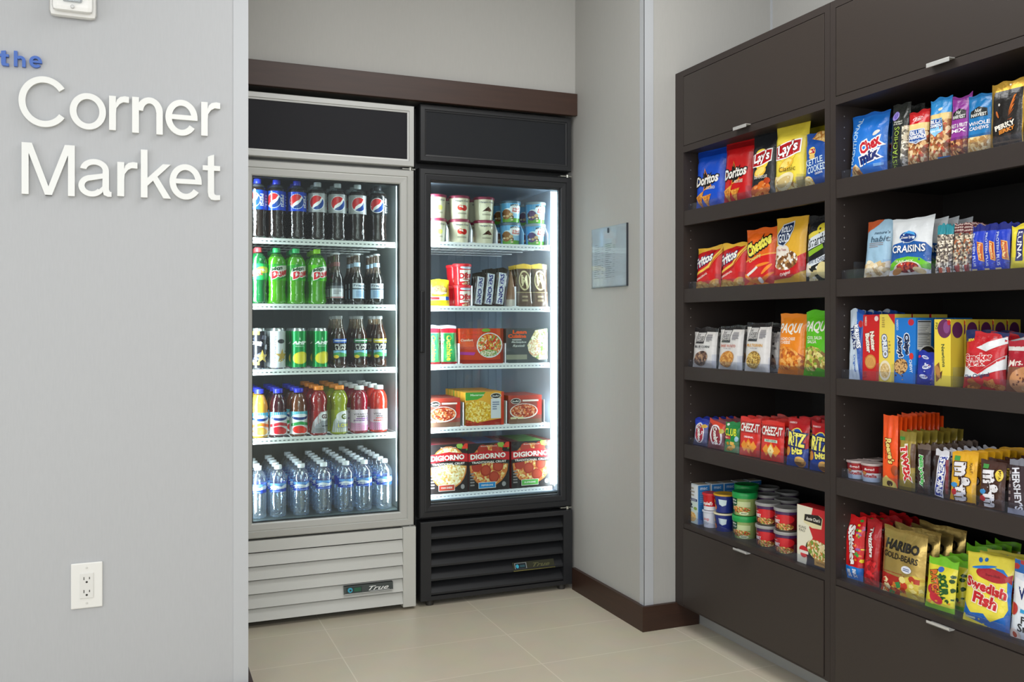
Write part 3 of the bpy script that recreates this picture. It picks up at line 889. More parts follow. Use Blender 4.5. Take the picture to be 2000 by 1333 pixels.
ACR = clear('clear_acrylic', '#f3f5fa', .012, .12, .8, ior=1.3)
def tray(yi0, yi1, z, cuts, label, depth=.16, h=.028, dh=.05):
    r = empty('shelf_divider', (XF + .02, (yi0 + yi1) / 2, z - .0015)); tag(r, label, 'shelf divider', 'clear plastic shelf dividers')
    ym = (yi0 + yi1) / 2; x0 = XF + .02
    b = MB(); b.box(.0, .0018, yi0 - ym + .002, yi1 - ym - .002, 0, h, ACR); b.build('front_strip', r)
    for px in cuts:
        y = y_at(px, x0 + .01) - ym
        if y < yi0 - ym: continue
        b = MB(); b.box(.002, depth, y - .0009, y + .0009, 0, dh, ACR, 0)
        b.build('fin', r)

# ---------------------------------------------------------------- package builders (front faces local -Y, origin at bottom centre)
def make_bag(W, H, T, art, base, seed=1, lean=6.0, pinch=.05, seal=.05, flop=0.0, sheen='foil', back=None, side=None, wr=.0035, gusset=False):
    rg = random.Random(seed)
    nu, nv = 12, 16
    off = Vector((rg.uniform(0, 50), rg.uniform(0, 50), rg.uniform(0, 50)))
    tl = math.tan(math.radians(lean))
    tilt = rg.uniform(-.02, .02)
    if T >= .05 and pinch == .05: pinch = .085
    def sm(x):
        x = max(0, min(1, x)); return x * x * (3 - 2 * x)
    def pt(u, v, sgn):
        w = W / 2 * (1 - pinch * math.sin(math.pi * min(1, max(0, v))) ** .7 + (.022 * noise.noise(off + Vector((0, v * 5, 3 * (1 if u > .5 else -1)))) if 0 < v < 1 else 0))
        prof = (sm(v / .16) if not gusset else sm(v / .03 + .25)) * sm((1 - v - seal * .6) / .26)
        e = max(0.0, 1 - abs(2 * u - 1) ** (4.0 if sgn < 0 else 2.4))
        t = T * (.34 if sgn < 0 else .66) * prof * e ** .6
        t += wr * 1.3 * noise.noise(off + Vector((u * 5, v * 6, sgn))) * e * (.35 + .65 * prof)
        t += wr * .8 * noise.noise(off + Vector((u * 14, v * 4, sgn + 7))) * e * (1 - prof) * (0.4 if v > .93 or v < .05 else 1)
        x = (2 * u - 1) * w
        z = v * H
        if v > .9: z += (v - .9) / .1 * (tilt * (2 * u - 1) * W + .009 * noise.noise(off + Vector((u * 3, 9, 0))))
        y = sgn * max(.0006, t)
        y += z * tl + flop * H * max(0, v - .85) ** 1.5 * 6
        return Vector((x, y, z))
    Fp = [[pt(i / nu, j / nv, -1) for i in range(nu + 1)] for j in range(nv + 1)]
    Bp = [[pt(i / nu, j / nv, 1) for i in range(nu + 1)] for j in range(nv + 1)]
    b = MB()
    mk = {'foil': foil, 'card': card, 'gloss': gloss}[sheen]
    bm_ = mk(base) if isinstance(base, str) else base
    b.grid(Fp, bm_); b.grid(Bp, mk(back) if back else bm_, True)
    N = [[None] * (nu + 1) for _ in range(nv + 1)]
    for j in range(nv + 1):
        for i in range(nu + 1):
            a = Fp[j][min(nu, i + 1)] - Fp[j][max(0, i - 1)]; c = Fp[min(nv, j + 1)][i] - Fp[max(0, j - 1)][i]
            n = a.cross(c); n.normalize(); N[j][i] = n
    def fn(u, v, l):
        u = min(.99999, max(0, u)); v = min(.99999, max(0, v))
        i = int(u * nu); j = int(v * nv); a = u * nu - i; c = v * nv - j
        def bi(G): return G[j][i] * (1 - a) * (1 - c) + G[j][i + 1] * a * (1 - c) + G[j + 1][i] * (1 - a) * c + G[j + 1][i + 1] * a * c
        return bi(Fp) + bi(N) * l
    art = list(art) + ([('r', 0, .965, 1, .972, '#ffffff')] if False else [])
    b.art(art, W, H, fn, (nu, nv), sheen)
    return b
def make_box(W, H, D, art, base, side=None, sheen='card', lean=0, top=None):
    """carton, front face at y = 0, body behind; side art is on the +X side"""
    b = MB(); mk = {'foil': foil, 'card': card, 'gloss': gloss}[sheen]
    b.box(-W / 2, W / 2, 0, D, 0, H, mk(base), .0012)
    b.art(art, W, H, lambda u, v, l: (-W / 2 + u * W, -l * .6 + .0001, v * H), None, sheen)
    if side: b.art(side, D, H, lambda u, v, l: (W / 2 + l * .6 - .0001, u * D, v * H), None, sheen)
    if top: b.art(top, W, D, lambda u, v, l: (-W / 2 + u * W, v * D, H + l * .6 - .0001), None, sheen)
    tl = math.tan(math.radians(lean))
    if tl: b.v = [(x, y + z * tl, z) for x, y, z in b.v]
    return b
def tub_wrap(rf, span=200, rot=0):
    a0 = math.radians(span)
    def fn(u, v, l):
        a = -math.pi / 2 + (u - .5) * a0 + math.radians(rot)
        r, z = rf(v)
        return Vector(((r + l) * math.cos(a), (r + l) * math.sin(a), z))
    return fn
def sleeve(name, parent, art, base, rf, span=360, artspan=170, rot=0, sheen='gloss', m=None, nz=4, cuts=(14, 2)):
    b = MB(); mk = {'foil': foil, 'card': card, 'gloss': gloss}[sheen]
    pr = [rf(i / nz) for i in range(nz + 1)]
    b.lathe([(r + .0003, z) for r, z in pr], m or mk(base), 28, cap0=False, cap1=False)
    if art:
        H = math.dist(rf(0), rf(1)); W = rf(.5)[0] * math.radians(artspan)
        b.art(art, W, H, tub_wrap(rf, artspan, rot), cuts, sheen)
    return b.build(name, parent)
def lin_rf(r0, z0, r1, z1): return lambda v: (r0 + (r1 - r0) * v, z0 + (z1 - z0) * v)
def finish(o, label, cat, group=None, loc=None, rz=None, rx=None):
    tag(o, label, cat, group)
    if loc: o.location = loc
    if rz is not None: o.rotation_euler = (rx or 0, 0, rz)
    return o
def repeat(o, offs, labels, group=None, jit=0.0, rj=0.0):
    """copies of a thing standing behind it; offs = list of (dx, dy, dz)"""
    out = []
    for k, (dx, dy, dz) in enumerate(offs):
        c = copy_tree(o)
        c.location = (o.location[0] + dx + SEED.uniform(-jit, jit), o.location[1] + dy + SEED.uniform(-jit, jit), o.location[2] + dz)
        c.rotation_euler = (o.rotation_euler[0], o.rotation_euler[1], o.rotation_euler[2] + math.radians(SEED.uniform(-rj, rj)))
        if rj > 2: c.scale = (1, 1, SEED.uniform(.965, 1.02))
        c['label'] = labels[k] if isinstance(labels, list) else labels
        if group: c['group'] = group
        out.append(c)
    if group: o['group'] = group
    return out
# ================================================================= SNACKS
def dashes(x0, y0, x1, y1, n, col, seed=1, hh=.5):
    """lines of small print"""
    rg = random.Random(seed); o = []
    st = (y1 - y0) / n
    for k in range(n):
        o.append(('r', x0, y1 - (k + .75) * st, x0 + (x1 - x0) * rg.uniform(.6, 1), y1 - (k + .75 - hh) * st, col))
    return o
def seals(c1, c2):   # crimp lines of a bag
    o = []
    for k in range(4): o += [('r', 0, .958 + k * .010, 1, .961 + k * .010, c1)]
    for k in range(3): o += [('r', 0, .006 + k * .010, 1, .009 + k * .010, c2)]
    return o
TRI = lambda cx, cy, s, a, W=1, H=1.3: [(cx + s * math.cos(math.radians(a + k * 120)), cy + s * math.sin(math.radians(a + k * 120)) * W / H) for k in range(3)]
CH = ['#d9902c', '#c9741c', '#e8aa48', '#b85f14']
def tortilla(base, dark, sub):
    return seals(dark, dark) + [('r', 0, .86, 1, .945, dark),
        ('p', [(.40, .67), (.66, .36), (.38, .30)], '#e08a2a'), ('p', [(.415, .64), (.61, .38), (.40, .325)], '#1a1412'),
        ('p', [(.36, .60), (.60, .45), (.36, .36)], '#1a1412'),
        ('t', 'Doritos', .47, .48, .82, .155, '#f4f1ea', {'shear': .25, 'bold': .035, 'out': '#14100e', 'ow': .09, 'rot': 5}),
        ('t', sub, .62, .34, .3, .05, '#e7e2cf'), 
        ('p', [(.08, .22), (.40, .30), (.30, .02)], food(CH, 120)), ('p', [(.36, .21), (.66, .24), (.50, .03)], food(CH, 120)),
        ('p', [(.1, .215), (.39, .285), (.385, .28), (.11, .20)], '#f0b75a')]
A = {}
A['tort_blue'] = tortilla('#1650c8', '#0d3aa0', 'COOL RANCH')
A['tort_red'] = tortilla('#c8181c', '#8f0d12', 'NACHO CHEESE')
def lays(bar, txt, tcol, foodc, extra=[]):
    return seals(bar, bar) + [('e', .5, .585, .30, .16, '#f7d94a', 25), ('e', .46, .40, .24, .075, '#e8b83c', 20), ('e', .46, .41, .19, .05, '#f5dc74', 20),
        ('p', [(.10, .475), (.13, .66), (.50, .715), (.90, .73), (.88, .54), (.48, .48)], '#ffffff'),
        ('p', [(.125, .49), (.15, .65), (.50, .70), (.875, .712), (.855, .555), (.48, .495)], '#b5121b'),
        ('t', "Lay's", .50, .605, .64, .19, '#ffffff', {'bold': .03, 'shear': .2, 'rot': 8, 'out': '#7d0c12', 'ow': .05}),
        ('t', txt, .5, .335, .52, .07, tcol, {'bold': 0}), *foodc, *extra]
A['chip_bbq'] = lays('#17181b', 'barbecue', '#dcd9d2', [('e', .3, .12, .26, .09, '#c3541b', 20), ('e', .62, .17, .25, .09, '#dd6f22', -15), ('e', .5, .05, .3, .07, '#e88a3a'), ('e', .75, .25, .12, .05, '#b5401a'), ('c', .1, .02, .9, .22, 18, .06, ['#e6904a', '#b84a18', '#f0a868'], 4)])
A['chip_classic'] = lays('#e9cf3b', 'Classic', '#6b5524', [('p', [(0, .02), (.1, .25), (.5, .22), (1, .04), (1, 0), (0, 0)], food(['#e9cf7c', '#c79a4e', '#f3e2a4', '#a87838'], 60)), ('e', .42, .17, .32, .10, '#efe3b8', 20), ('e', .40, .165, .24, .06, '#d9bf80', 20), ('r', .78, .03, .98, .20, '#c4b168'), ('r', .8, .04, .96, .19, '#b09f5e')])
A['chip_kettle'] = [('p', [(.22, .90), (.40, 1.0), (1, 1), (1, .74), (.62, .83)], food(['#e0b264', '#c98f3e', '#f0cf8c', '#b97a2e'], 70)), ('e', .36, .655, .14, .085, '#f0d26a', 20), ('p', [(.25, .62), (.26, .70), (.48, .70), (.47, .62)], '#b5121b'), ('t', "Lay's", .37, .66, .2, .06, '#fff', {'bold': .03}), ('e', .36, .56, .11, .045, '#e6c370'),
    ('t', 'KETTLE', .44, .475, .70, .11, '#cfe3f2', {'bold': .02, 'rot': 8}), ('t', 'COOKED', .55, .345, .72, .13, '#cfe3f2', {'bold': .02, 'rot': 8}), ('t', 'ORIGINAL', .66, .255, .30, .04, '#e9eef5', {'rot': 8}),
    ('e', .22, .09, .22, .13, food(['#e9d08a', '#d9b662', '#f3e2ac'], 80))]
A['corn_chip'] = seals('#e6b23a', '#b01418') + [('p', [(0, .78), (1, .94), (1, 1), (0, 1)], '#e9b63a'), ('p', [(0, .36), (.55, .55), (1, 1.0), (1, .86), (.62, .46), (0, .26)], '#f0c34a'), ('p', [(0, .30), (.6, .50), (1, .92), (1, .90), (.62, .46), (0, .26)], '#c0161a'),
    ('p', [(0, .50), (.35, .60), (.78, .90), (.55, .93), (0, .83)], '#c0161a'),
    ('t', 'Fritos', .36, .68, .76, .22, '#f7f4ee', {'shear': .3, 'bold': .04, 'rot': 20, 'out': '#2b2a6a', 'ow': .06}), ('t', 'ORIGINAL', .34, .30, .5, .05, '#f4e4d8', {'rot': 22}),
    ('e', .2, .10, .2, .08, '#c98a34', 20), ('e', .2, .10, .14, .05, '#e3b25a', 20), ('e', .5, .08, .2, .08, '#c98a34', -15), ('e', .5, .08, .14, .05, '#e8bb66', -15), ('e', .78, .13, .2, .07, '#d69a42', 30), ('c', .05, .02, .95, .16, 16, .07, ['#e2b05a', '#c8842e', '#f0ca7c'], 3)]
A['cheese_puff'] = seals('#e8741a', '#b01418') + [('p', [(0, .40), (.5, .50), (1, .54), (1, 0), (0, 0)], '#d81a1c'), ('p', [(0, .42), (.5, .52), (1, .56), (1, .535), (.5, .495), (0, .395)], '#f2a23a'),
    ('t', 'Cheetos', .50, .70, .80, .22, '#f2e75a', {'rot': 24, 'bold': .06, 'out': '#111111', 'ow': .1, 'shear': .1}), ('t', 'Crunchy', .42, .47, .42, .07, '#f7e98a', {'rot': 22, 'bold': .03, 'out': '#8a1d10', 'ow': .04}),
    ('e', .3, .07, .28, .035, '#ee7d1e', 20), ('e', .6, .05, .3, .035, '#f79235', -12), ('e', .75, .13, .26, .03, '#ee7d1e', 30), ('e', .2, .15, .2, .03, '#f79235', -30), ('e', .66, .36, .22, .025, '#f28a2a', 10), ('e', .8, .28, .18, .03, '#f79235', 40),
    ('p', [(.16, .2), (.5, .34), (.54, .31), (.22, .17)], '#f3efe8'), ('e', .62, .10, .07, .05, '#f3efe8')]
A['pretzel'] = seals('#e2b23a', '#d9a83a') + [('p', [(0, .26), (.5, .28), (1, .46), (1, .20), (.6, .10), (0, .07)], '#c3171c'), ('e', .42, .36, .42, .15, food(['#8a5a2c', '#e9e2d4', '#6b4220', '#b98a54', '#f3efe6'], 55)), ('e', .30, .51, .25, .085, '#e8dfd2'), ('t', 'Tiny Twists', .30, .51, .3, .05, '#a33232'),
    ('p', [(.16, .60), (.12, .74), (.26, .90), (.60, .94), (.64, .80), (.54, .64), (.34, .56)], '#c7d0dc'), ('p', [(.18, .61), (.15, .74), (.28, .885), (.575, .92), (.61, .80), (.52, .655), (.34, .58)], '#13284f'),
    ('t', 'ROLD', .41, .82, .32, .10, '#dfe5ee', {'bold': .02, 'rot': 4}), ('t', 'GOLD', .37, .69, .38, .13, '#dfe5ee', {'bold': .02, 'rot': 4}), ('t', 'Original', .46, .155, .34, .06, '#f1e2da', {'rot': 12})]
A['popcorn'] = [('r', 0, 0, 1, 1, '#1c1d20'), ('e', .62, .79, .16, .10, '#d9c738', 70), ('e', .82, .77, .2, .06, '#ebdc5a', 30), ('e', .4, .70, .4, .06, '#e6d34c', 12), ('p', [(0, .46), (1, .62), (1, .80), (0, .62)], '#dfe6ec'),
    ('t', 'Smartfood', .58, .635, 1.0, .15, '#1a2330', {'rot': 14, 'shear': .2, 'bold': .01}), ('p', [(.12, .46), (.7, .56), (.74, .50), (.18, .38)], '#8cba2c'), ('p', [(.08, .28), (1, .44), (1, .36), (.12, .20)], '#dfe6ec'), ('t', 'WHITE CHEDDAR', .58, .33, .82, .06, '#2b3c5e', {'rot': 12}),
    ('c', .05, .02, .95, .24, 16, .12, ['#efe6c8', '#e6d9ae', '#f7f2df', '#d9c88e'], 8), ('e', .72, .18, .2, .12, '#efe0a0'), ('e', .12, .18, .1, .09, '#e9e4d4')]
def sprout(tcol, txt, fc):
    return [('r', 0, .90, 1, 1, '#2a2728'), ('r', .14, .79, .92, .895, '#ece8e4'), ('r', .20, .64, .56, .90, '#2d2c2e'), ('r', .22, .66, .54, .88, '#d5d2d0'), ('t', 'RX', .30, .82, .11, .05, '#2d2c2e'), ('t', 'GOOD', .38, .755, .28, .07, '#2d2c2e', {'bold': .03}), ('t', 'CHIPS', .38, .69, .28, .05, '#2d2c2e', {'bold': .02}), *dashes(.64, .66, .88, .84, 7, '#77747c', 5),
        ('r', .20, .61, .56, .635, '#15141a'), ('t', txt, .48, .53, .62, .06, tcol, {'bold': .02}), ('t', 'tortilla chips', .46, .47, .3, .03, '#98949c'), ('e', .46, .24, .30, .17, fc, 25), ('e', .36, .30, .12, .07, fc)]
A['chip_bluecorn'] = sprout('#2b2b33', 'BLUE CORN', food(['#5a4038', '#7a5a48', '#3d2d28', '#a58468'], 60))
A['chip_sweet'] = sprout('#c0604a', 'SWEET POTATO', food(['#c98a3c', '#b5722c', '#dba65a'], 80))
A['chip_multi'] = sprout('#d9a040', 'MULTIGRAIN', food(['#c9a34a', '#7d5a24', '#e2c878', '#a67e36'], 130))
def paq(sub, fc, c2):
    return [('t', 'PAQUI', .47, .745, .82, .19, '#f2f0e4', {'bold': .03, 'shear': .1}), ('t', sub, .42, .585, .56, .05, '#f4efe0', {'bold': .02}), ('t', 'CHEESE' if 'H' in sub else 'SALSA', .34, .525, .36, .05, '#f4efe0', {'bold': .02}),
        ('p', [(.02, .40), (.3, .46), (.62, .43), (.98, .30), (1, .08), (.6, .14), (.3, .02), (.02, .14)], fc), ('r', 0, 0, 1, .08, c2)]
A['chip_orange'] = paq('NACHO CHEESE', food(['#d9781e', '#e8973a', '#b55418', '#f0b05a'], 55), '#e0812a')
A['chip_green'] = paq('COOL SALSA', food(['#c9b65a', '#8fae3a', '#e8dc8e', '#8a6a34'], 55), '#58b81e')
A['snack_stuffed'] = [('r', 0, .80, 1, 1, '#2434a0'), ('p', [(0, .8), (1, .62), (1, .84), (0, .95)], '#2c46b8'), ('e', .50, .48, .34, .38, '#e9e6ec', 8), ('e', .50, .48, .28, .34, '#a8203a', 8), ('t', 'Combos', .5, .48, .60, .26, '#f2eee8', {'rot': -80, 'bold': .05, 'out': '#5b1230', 'ow': .06}), ('e', .80, .74, .18, .07, '#d0a84a'), ('r', 0, 0, 1, .12, '#3a3f78')]
A['snack_stuffed_red'] = [('p', [(0, .88), (1, .6), (1, .84), (0, 1)], '#d8432c'), ('e', .54, .45, .36, .38, '#e9e6ec', 20), ('e', .54, .45, .28, .34, '#8f1a2c', 20), ('t', 'Combos', .54, .45, .60, .28, '#f2eee8', {'rot': -72, 'bold': .05, 'out': '#5b1230', 'ow': .06}), ('e', .85, .62, .12, .08, '#c9b64a'), ('r', 0, 0, 1, .16, '#7a2c44')]
A['cracker_green'] = [('e', .2, .9, .1, .05, '#dfe6df'), ('t', 'CLUB', .46, .66, .80, .24, '#e6f03a', {'bold': .02, 'out': '#0d5a2c', 'ow': .04}), ('r', .0, .43, .5, .53, '#c33a32'), ('t', 'Snack', .25, .48, .34, .05, '#f4e9e4'), ('r', 0, 0, 1, .34, '#4b8e5c'), ('c', .12, .06, .8, .34, 9, .15, ['#e6a93e', '#f0bd5a', '#d8922c'], 4), ('e', .86, .46, .1, .09, '#9ed0e0')]
def cheesy(sub, subc, bandc):
    return [('r', .015, .01, .985, .99, '#d92a20'), ('r', .03, .60, .97, .90, '#b81b1a'), ('t', 'CHEEZ-IT', .5, .75, .88, .22, '#f4f0ec', {'bold': .03, 'out': '#7e1412', 'ow': .04}), ('r', .2, .47, .78, .54, bandc), ('t', sub, .49, .505, .46, .05, subc, {'bold': .02}),
        ('p', [(.5, .47), (.68, .27), (.5, .06), (.32, .27)], '#e88a1e'), ('p', [(.30, .42), (.48, .26), (.30, .12), (.12, .28)], '#f09a34'), ('p', [(.72, .42), (.9, .28), (.72, .12), (.54, .26)], '#f09a34'), ('p', [(.5, .42), (.64, .25), (.5, .09), (.36, .25)], food(['#f2a03a', '#f0b860', '#e88a24'], 200)), ('e', .5, .27, .03, .02, '#b35a12')]
A['cheese_cracker'] = cheesy('ORIGINAL', '#fff', '#d92a20')
A['cheese_cracker_white'] = cheesy('WHITE CHEDDAR', '#1f6a3c', '#cfe6d4') + [('p', [(.5, .42), (.64, .25), (.5, .09), (.36, .25)], '#f2e2a0'), ('e', .5, .27, .03, .02, '#b39a52')]
A['cracker_bits'] = seals('#7a1016', '#1d3f8c') + [('r', 0, .88, 1, 1, '#b3151c'), ('t', 'NABISCO', .25, .90, .36, .04, '#f0dede'), ('p', [(0, .38), (.5, .30), (1, .40), (1, 0), (0, 0)], '#1f3f94'), ('e', .52, .60, .32, .20, '#f0dc5a'), ('e', .52, .60, .29, .18, '#1d4fa8'), ('e', .52, .45, .36, .14, '#1d2f80'),
    ('t', 'RITZ', .52, .56, .78, .28, '#f7ee6a', {'bold': .05, 'out': '#15245e', 'ow': .08, 'rot': -4}), ('t', 'bits', .56, .33, .50, .15, '#f7ee6a', {'bold': .05, 'out': '#15245e', 'ow': .08, 'rot': 6}), ('e', .70, .10, .24, .10, '#c98a3a'), ('e', .70, .15, .2, .07, '#e9b45e'), ('e', .66, .07, .2, .05, '#8c5a24'), ('e', .14, .30, .12, .09, '#c9822e')]
A['meal_box_blue'] = [('r', .04, .02, .96, .30, '#ece6d6'), ('r', .04, .64, .96, .97, '#dfe5ea'), *dashes(.15, .68, .85, .93, 3, '#a8a49a', 3), ('r', .06, .58, .94, .635, '#1c2c5e'), ('t', 'WHITE CHEDDAR', .5, .607, .7, .028, '#e9edf5'), ('r', .04, .02, .96, .56, '#cfe0da'), ('t', '2', .4, .46, .34, .12, '#2c3c4c', {'bold': .04}), ('e', .5, .18, .36, .12, food(['#e6bd72', '#f0d49a', '#d8a052'], 150)), ('e', .8, .4, .15, .04, '#8fae5a')]
A['meal_box_side'] = [('r', .02, .02, .98, .98, '#2f7cc4'), ('t', 'mac', .5, .9, .6, .06, '#cfe0f0'), *dashes(.2, .55, .8, .82, 6, '#7fb0e0', 9), *dashes(.1, .12, .9, .5, 9, '#2460a0', 4)]
A['noodle_box'] = [('p', [(0, 0), (0, 1), (.52, 1), (.40, .66), (.52, .5), (.30, .2), (.36, 0)], '#ece8d2'), ('p', [(.30, 0), (.34, .15), (.3, .2), (.45, .28), (1, .3), (1, 0)], '#35303c'), ('e', .74, .27, .46, .20, '#2e2a30', -10), ('e', .74, .30, .42, .17, food(['#e9d6a0', '#b98a4a', '#7a9a3a', '#f0e4c0', '#c97f3a'], 70), -10),
    ('p', [(.22, .72), (.24, .86), (.72, .90), (.84, .86), (.80, .68), (.5, .66)], '#e6dcae'), ('p', [(.24, .755), (.26, .865), (.70, .90), (.82, .86), (.79, .74)], '#26201c'), ('t', "Annie Chun's", .53, .81, .46, .06, '#f0ece0', {'shear': .3, 'rot': 2}), ('t', 'KUNG', .18, .63, .24, .045, '#8c887a'), ('t', 'PAO', .17, .575, .2, .045, '#8c887a'),
    ('e', .22, .25, .14, .07, '#c8262c'), ('e', .22, .17, .1, .05, '#d8444a'), ('r', .1, .19, .38, .24, '#ece8e0'), ('r', .58, .06, 1, .16, '#c09450'), ('t', 'NOODLE', .8, .11, .3, .03, '#4a3418')]
A['mix_blue'] = [('p', [(.0, .0), (.10, .08), (.18, .20), (.26, .23), (.36, .16), (.42, .02), (.42, 0)], food(['#c98a4a', '#e6c284', '#8f5a2a', '#f0dcae'], 55)), ('t', 'TRADITIONAL', .17, .55, .80, .13, '#b9dbf5', {'rot': 82, 'bold': .02}), ('e', .58, .46, .36, .19, '#2f7fd8', 20),
    ('t', 'Chex', .62, .50, .56, .19, '#c4202e', {'bold': .05, 'out': '#f7f5f2', 'ow': .09, 'rot': 18}), ('t', 'mix', .62, .32, .50, .17, '#1c2a6e', {'bold': .06, 'out': '#f7f5f2', 'ow': .09, 'rot': 14}), ('e', .78, .66, .1, .03, '#e9e6e0', 20), *seals('#1a62c0', '#155ab4'), ('r', .74, .15, .95, .19, '#7fb5ea')]
A['pistachio'] = seals('#1c1f1e', '#22251f') + [('e', .28, .83, .20, .07, '#9a8ad8'), ('e', .28, .83, .12, .04, '#7a68c4'), ('t', 'Wonderful', .5, .735, .5, .03, '#d8d8d0'), ('t', 'salt & pepper', .5, .70, .54, .03, '#d8d8d0'), ('r', .72, .02, 1, .66, food(['#c9c0a8', '#8a8474', '#e9e4d4', '#5e584a'], 90)), ('t', 'PISTACHIOS', .42, .35, .62, .26, '#a8c44a', {'rot': 88, 'bold': 0})]
NUT = ['#a86a3a', '#d9ae74', '#7e4626', '#e8cfa4', '#c2563a']
A['nut_red'] = [('r', 0, 0, 1, .74, food(NUT, 75)), ('r', 0, .62, 1, .76, '#ecd08a'), ('r', 0, .76, 1, 1, '#cf1a20'), ('e', .5, .85, .26, .045, '#f0dcdc'), ('e', .5, .85, .22, .035, '#cf1a20'), ('t', 'Bold', .5, .85, .3, .05, '#f4e9e4'), ('p', [(.12, .46), (.2, .66), (.88, .66), (.95, .46), (.55, .40)], '#d8dfee'), ('p', [(.15, .48), (.22, .645), (.86, .645), (.92, .48), (.55, .42)], '#1f4c9a'),
    ('t', 'BLUE', .55, .60, .60, .07, '#fff', {'bold': .03}), ('t', 'DIAMOND', .54, .525, .74, .07, '#fff', {'bold': .03}), ('t', 'almonds', .5, .455, .5, .04, '#cfe0f4'), *seals('#a8141a', '#8a5a2a')]
A['nut_blue'] = [('r', 0, 0, 1, .74, food(NUT, 75)), ('r', 0, .65, 1, .75, '#ecd08a'), ('r', 0, .75, 1, 1, '#2a92d8'), ('e', .55, .82, .1, .025, '#e8dcc0'), ('p', [(.1, .50), (.14, .68), (.72, .68), (.76, .48), (.4, .40)], '#8cc8ec'), ('p', [(.12, .54), (.15, .67), (.70, .67), (.73, .54)], '#1f4c9a'),
    ('t', 'BLUE', .42, .635, .5, .055, '#fff', {'bold': .03}), ('t', 'DIAMOND', .43, .575, .56, .05, '#fff', {'bold': .03}), ('t', 'lightly salted', .43, .49, .5, .04, '#fff'), ('r', .5, 0, 1, .09, '#2a80c8'), *seals('#1f7ec2', '#1f7ec2')]
def nharv(main, dark, txt1, txt2, fc):
    return [('r', 0, 0, 1, .32, food(fc, 70)), ('r', 0, .30, 1, .34, dark), ('p', [(.18, .62), (.2, .73), (.5, .79), (.84, .74), (.86, .62)], '#1c2020'), ('t', 'Nut', .5, .725, .3, .06, '#e9e9e4', {'shear': .3}), ('t', 'HARVEST', .52, .655, .6, .055, '#e9e9e4', {'bold': .03}), ('t', txt1, .52, .52, .8, .065, '#f2eef2', {'bold': .02}), ('t', txt2, .52, .44, .72, .06, '#f2eef2', {'bold': .02}), *seals(dark, dark)]
A['nut_purple'] = nharv('#9a3a9a', '#7a2a7e', 'NUT & FRUIT', 'MIX', ['#a0583a', '#d9a268', '#5a2c24', '#7e3a2c'])
A['nut_cashew'] = nharv('#1a78b8', '#125e96', 'WHOLE', 'CASHEWS', ['#e0c084', '#c99e5a', '#f0dcae', '#b0834a'])
A['jerky_gold'] = [ ('e', .56, .94, .03, .015, '#f7f0d0'), ('r', .12, 0, .96, .86, '#1a1716'), *[('p', [(.58, .42 + .02 * k), (.64 + .02 * k, .40 + .072 * k), (.72 + .018 * k, .44 + .066 * k)], '#d8762a' if k % 2 else '#b85a1c') for k in range(6)], ('e', .3, .66, .03, .02, '#c9c4bc'), ('e', .26, .52, .03, .06, '#b8622a', 25),
    ('t', 'PERKY', .5, .345, .60, .075, '#efe9dc', {'bold': .05, 'rot': 12, 'out': '#1a1716', 'ow': .05}), ('t', 'JERKY', .56, .265, .50, .075, '#d8842e', {'bold': .05, 'rot': 12, 'out': '#1a1716', 'ow': .05}), ('r', .14, 0, .94, .22, food(['#2a211c', '#3d2c24', '#1a1412'], 60)), ('r', .14, .10, .94, .12, '#6a5c4c')]
A['jerky_black'] = [('r', 0, 0, 1, .88, '#1a1716'), ('r', 0, .88, 1, 1, '#b08a32'), ('t', 'TURKEY', .35, .56, .5, .3, '#cfc9bc', {'rot': -82, 'shear': .3})]
A['bark_bag'] = [('p', [(0, 0), (1, 0), (1, .3), (.6, .24), (.3, .32), (0, .22)], food(['#e6d2a8', '#f0e4c8', '#c9ab78', '#e9dcc8'], 45)), ('p', [(0, .80), (0, 1), (.62, 1), (.4, .92)], '#b8542c'), ('t', "nature's", .66, .79, .56, .055, '#4a6478'), ('t', 'habit', .62, .68, .68, .10, '#4a6478', {'shear': .1}), *dashes(.2, .54, .8, .63, 3, '#9a7e78', 2, .3), ('c', .1, .06, .9, .3, 14, .10, ['#efe2c2', '#d9bd8a', '#f4ecd8'], 5)]
A['berry_bag'] = [('p', [(0, .46), (.1, .56), (.5, .62), (.9, .56), (1, .46), (1, .24), (0, .24)], '#1c5aa8'), ('p', [(0, .20), (.2, .31), (.5, .345), (.8, .31), (1, .20), (1, .10), (.5, .22), (0, .10)], '#6cc22a'), ('r', 0, 0, 1, .12, '#e9ecef'), ('e', .5, .13, .34, .14, '#e4ded6'), ('e', .5, .16, .28, .09, food(['#8f1626', '#b8283a', '#6e101c', '#d8502c'], 75)), ('e', .24, .10, .14, .05, '#c98a4a', 20), ('e', .78, .10, .14, .05, '#e6cfa0', -20),
    ('e', .48, .675, .225, .10, '#cfe0f0'), ('e', .48, .675, .21, .09, '#183a80'), ('p', [(.36, .73), (.48, .78), (.62, .74), (.66, .69), (.5, .73)], '#4aa0e0'), ('t', 'Ocean Spray', .48, .665, .34, .055, '#f4f6fa', {'bold': .02}), ('t', 'CRAISINS', .5, .475, .80, .125, '#f7f7f4', {'bold': .02, 'out': '#123f7e', 'ow': .04}), ('t', 'TRAIL MIX', .42, .265, .5, .04, '#dff0c0'), *seals('#d4dade', '#c9ced2')]
A['granola_teal'] = [('r', 0, 0, 1, .80, food(['#8a7e74', '#c9bda8', '#5e5048', '#efe6d4', '#3d332e'], 110)), ('r', 0, .80, 1, 1, '#2c8a98'), ('r', .15, 0, .5, .16, '#1c1a1c'), ('t', 'KIND', .3, .09, .14, .26, '#f2f0ee', {'rot': -90, 'bold': .03}), ('r', .5, 0, .9, .14, '#b8563a')]
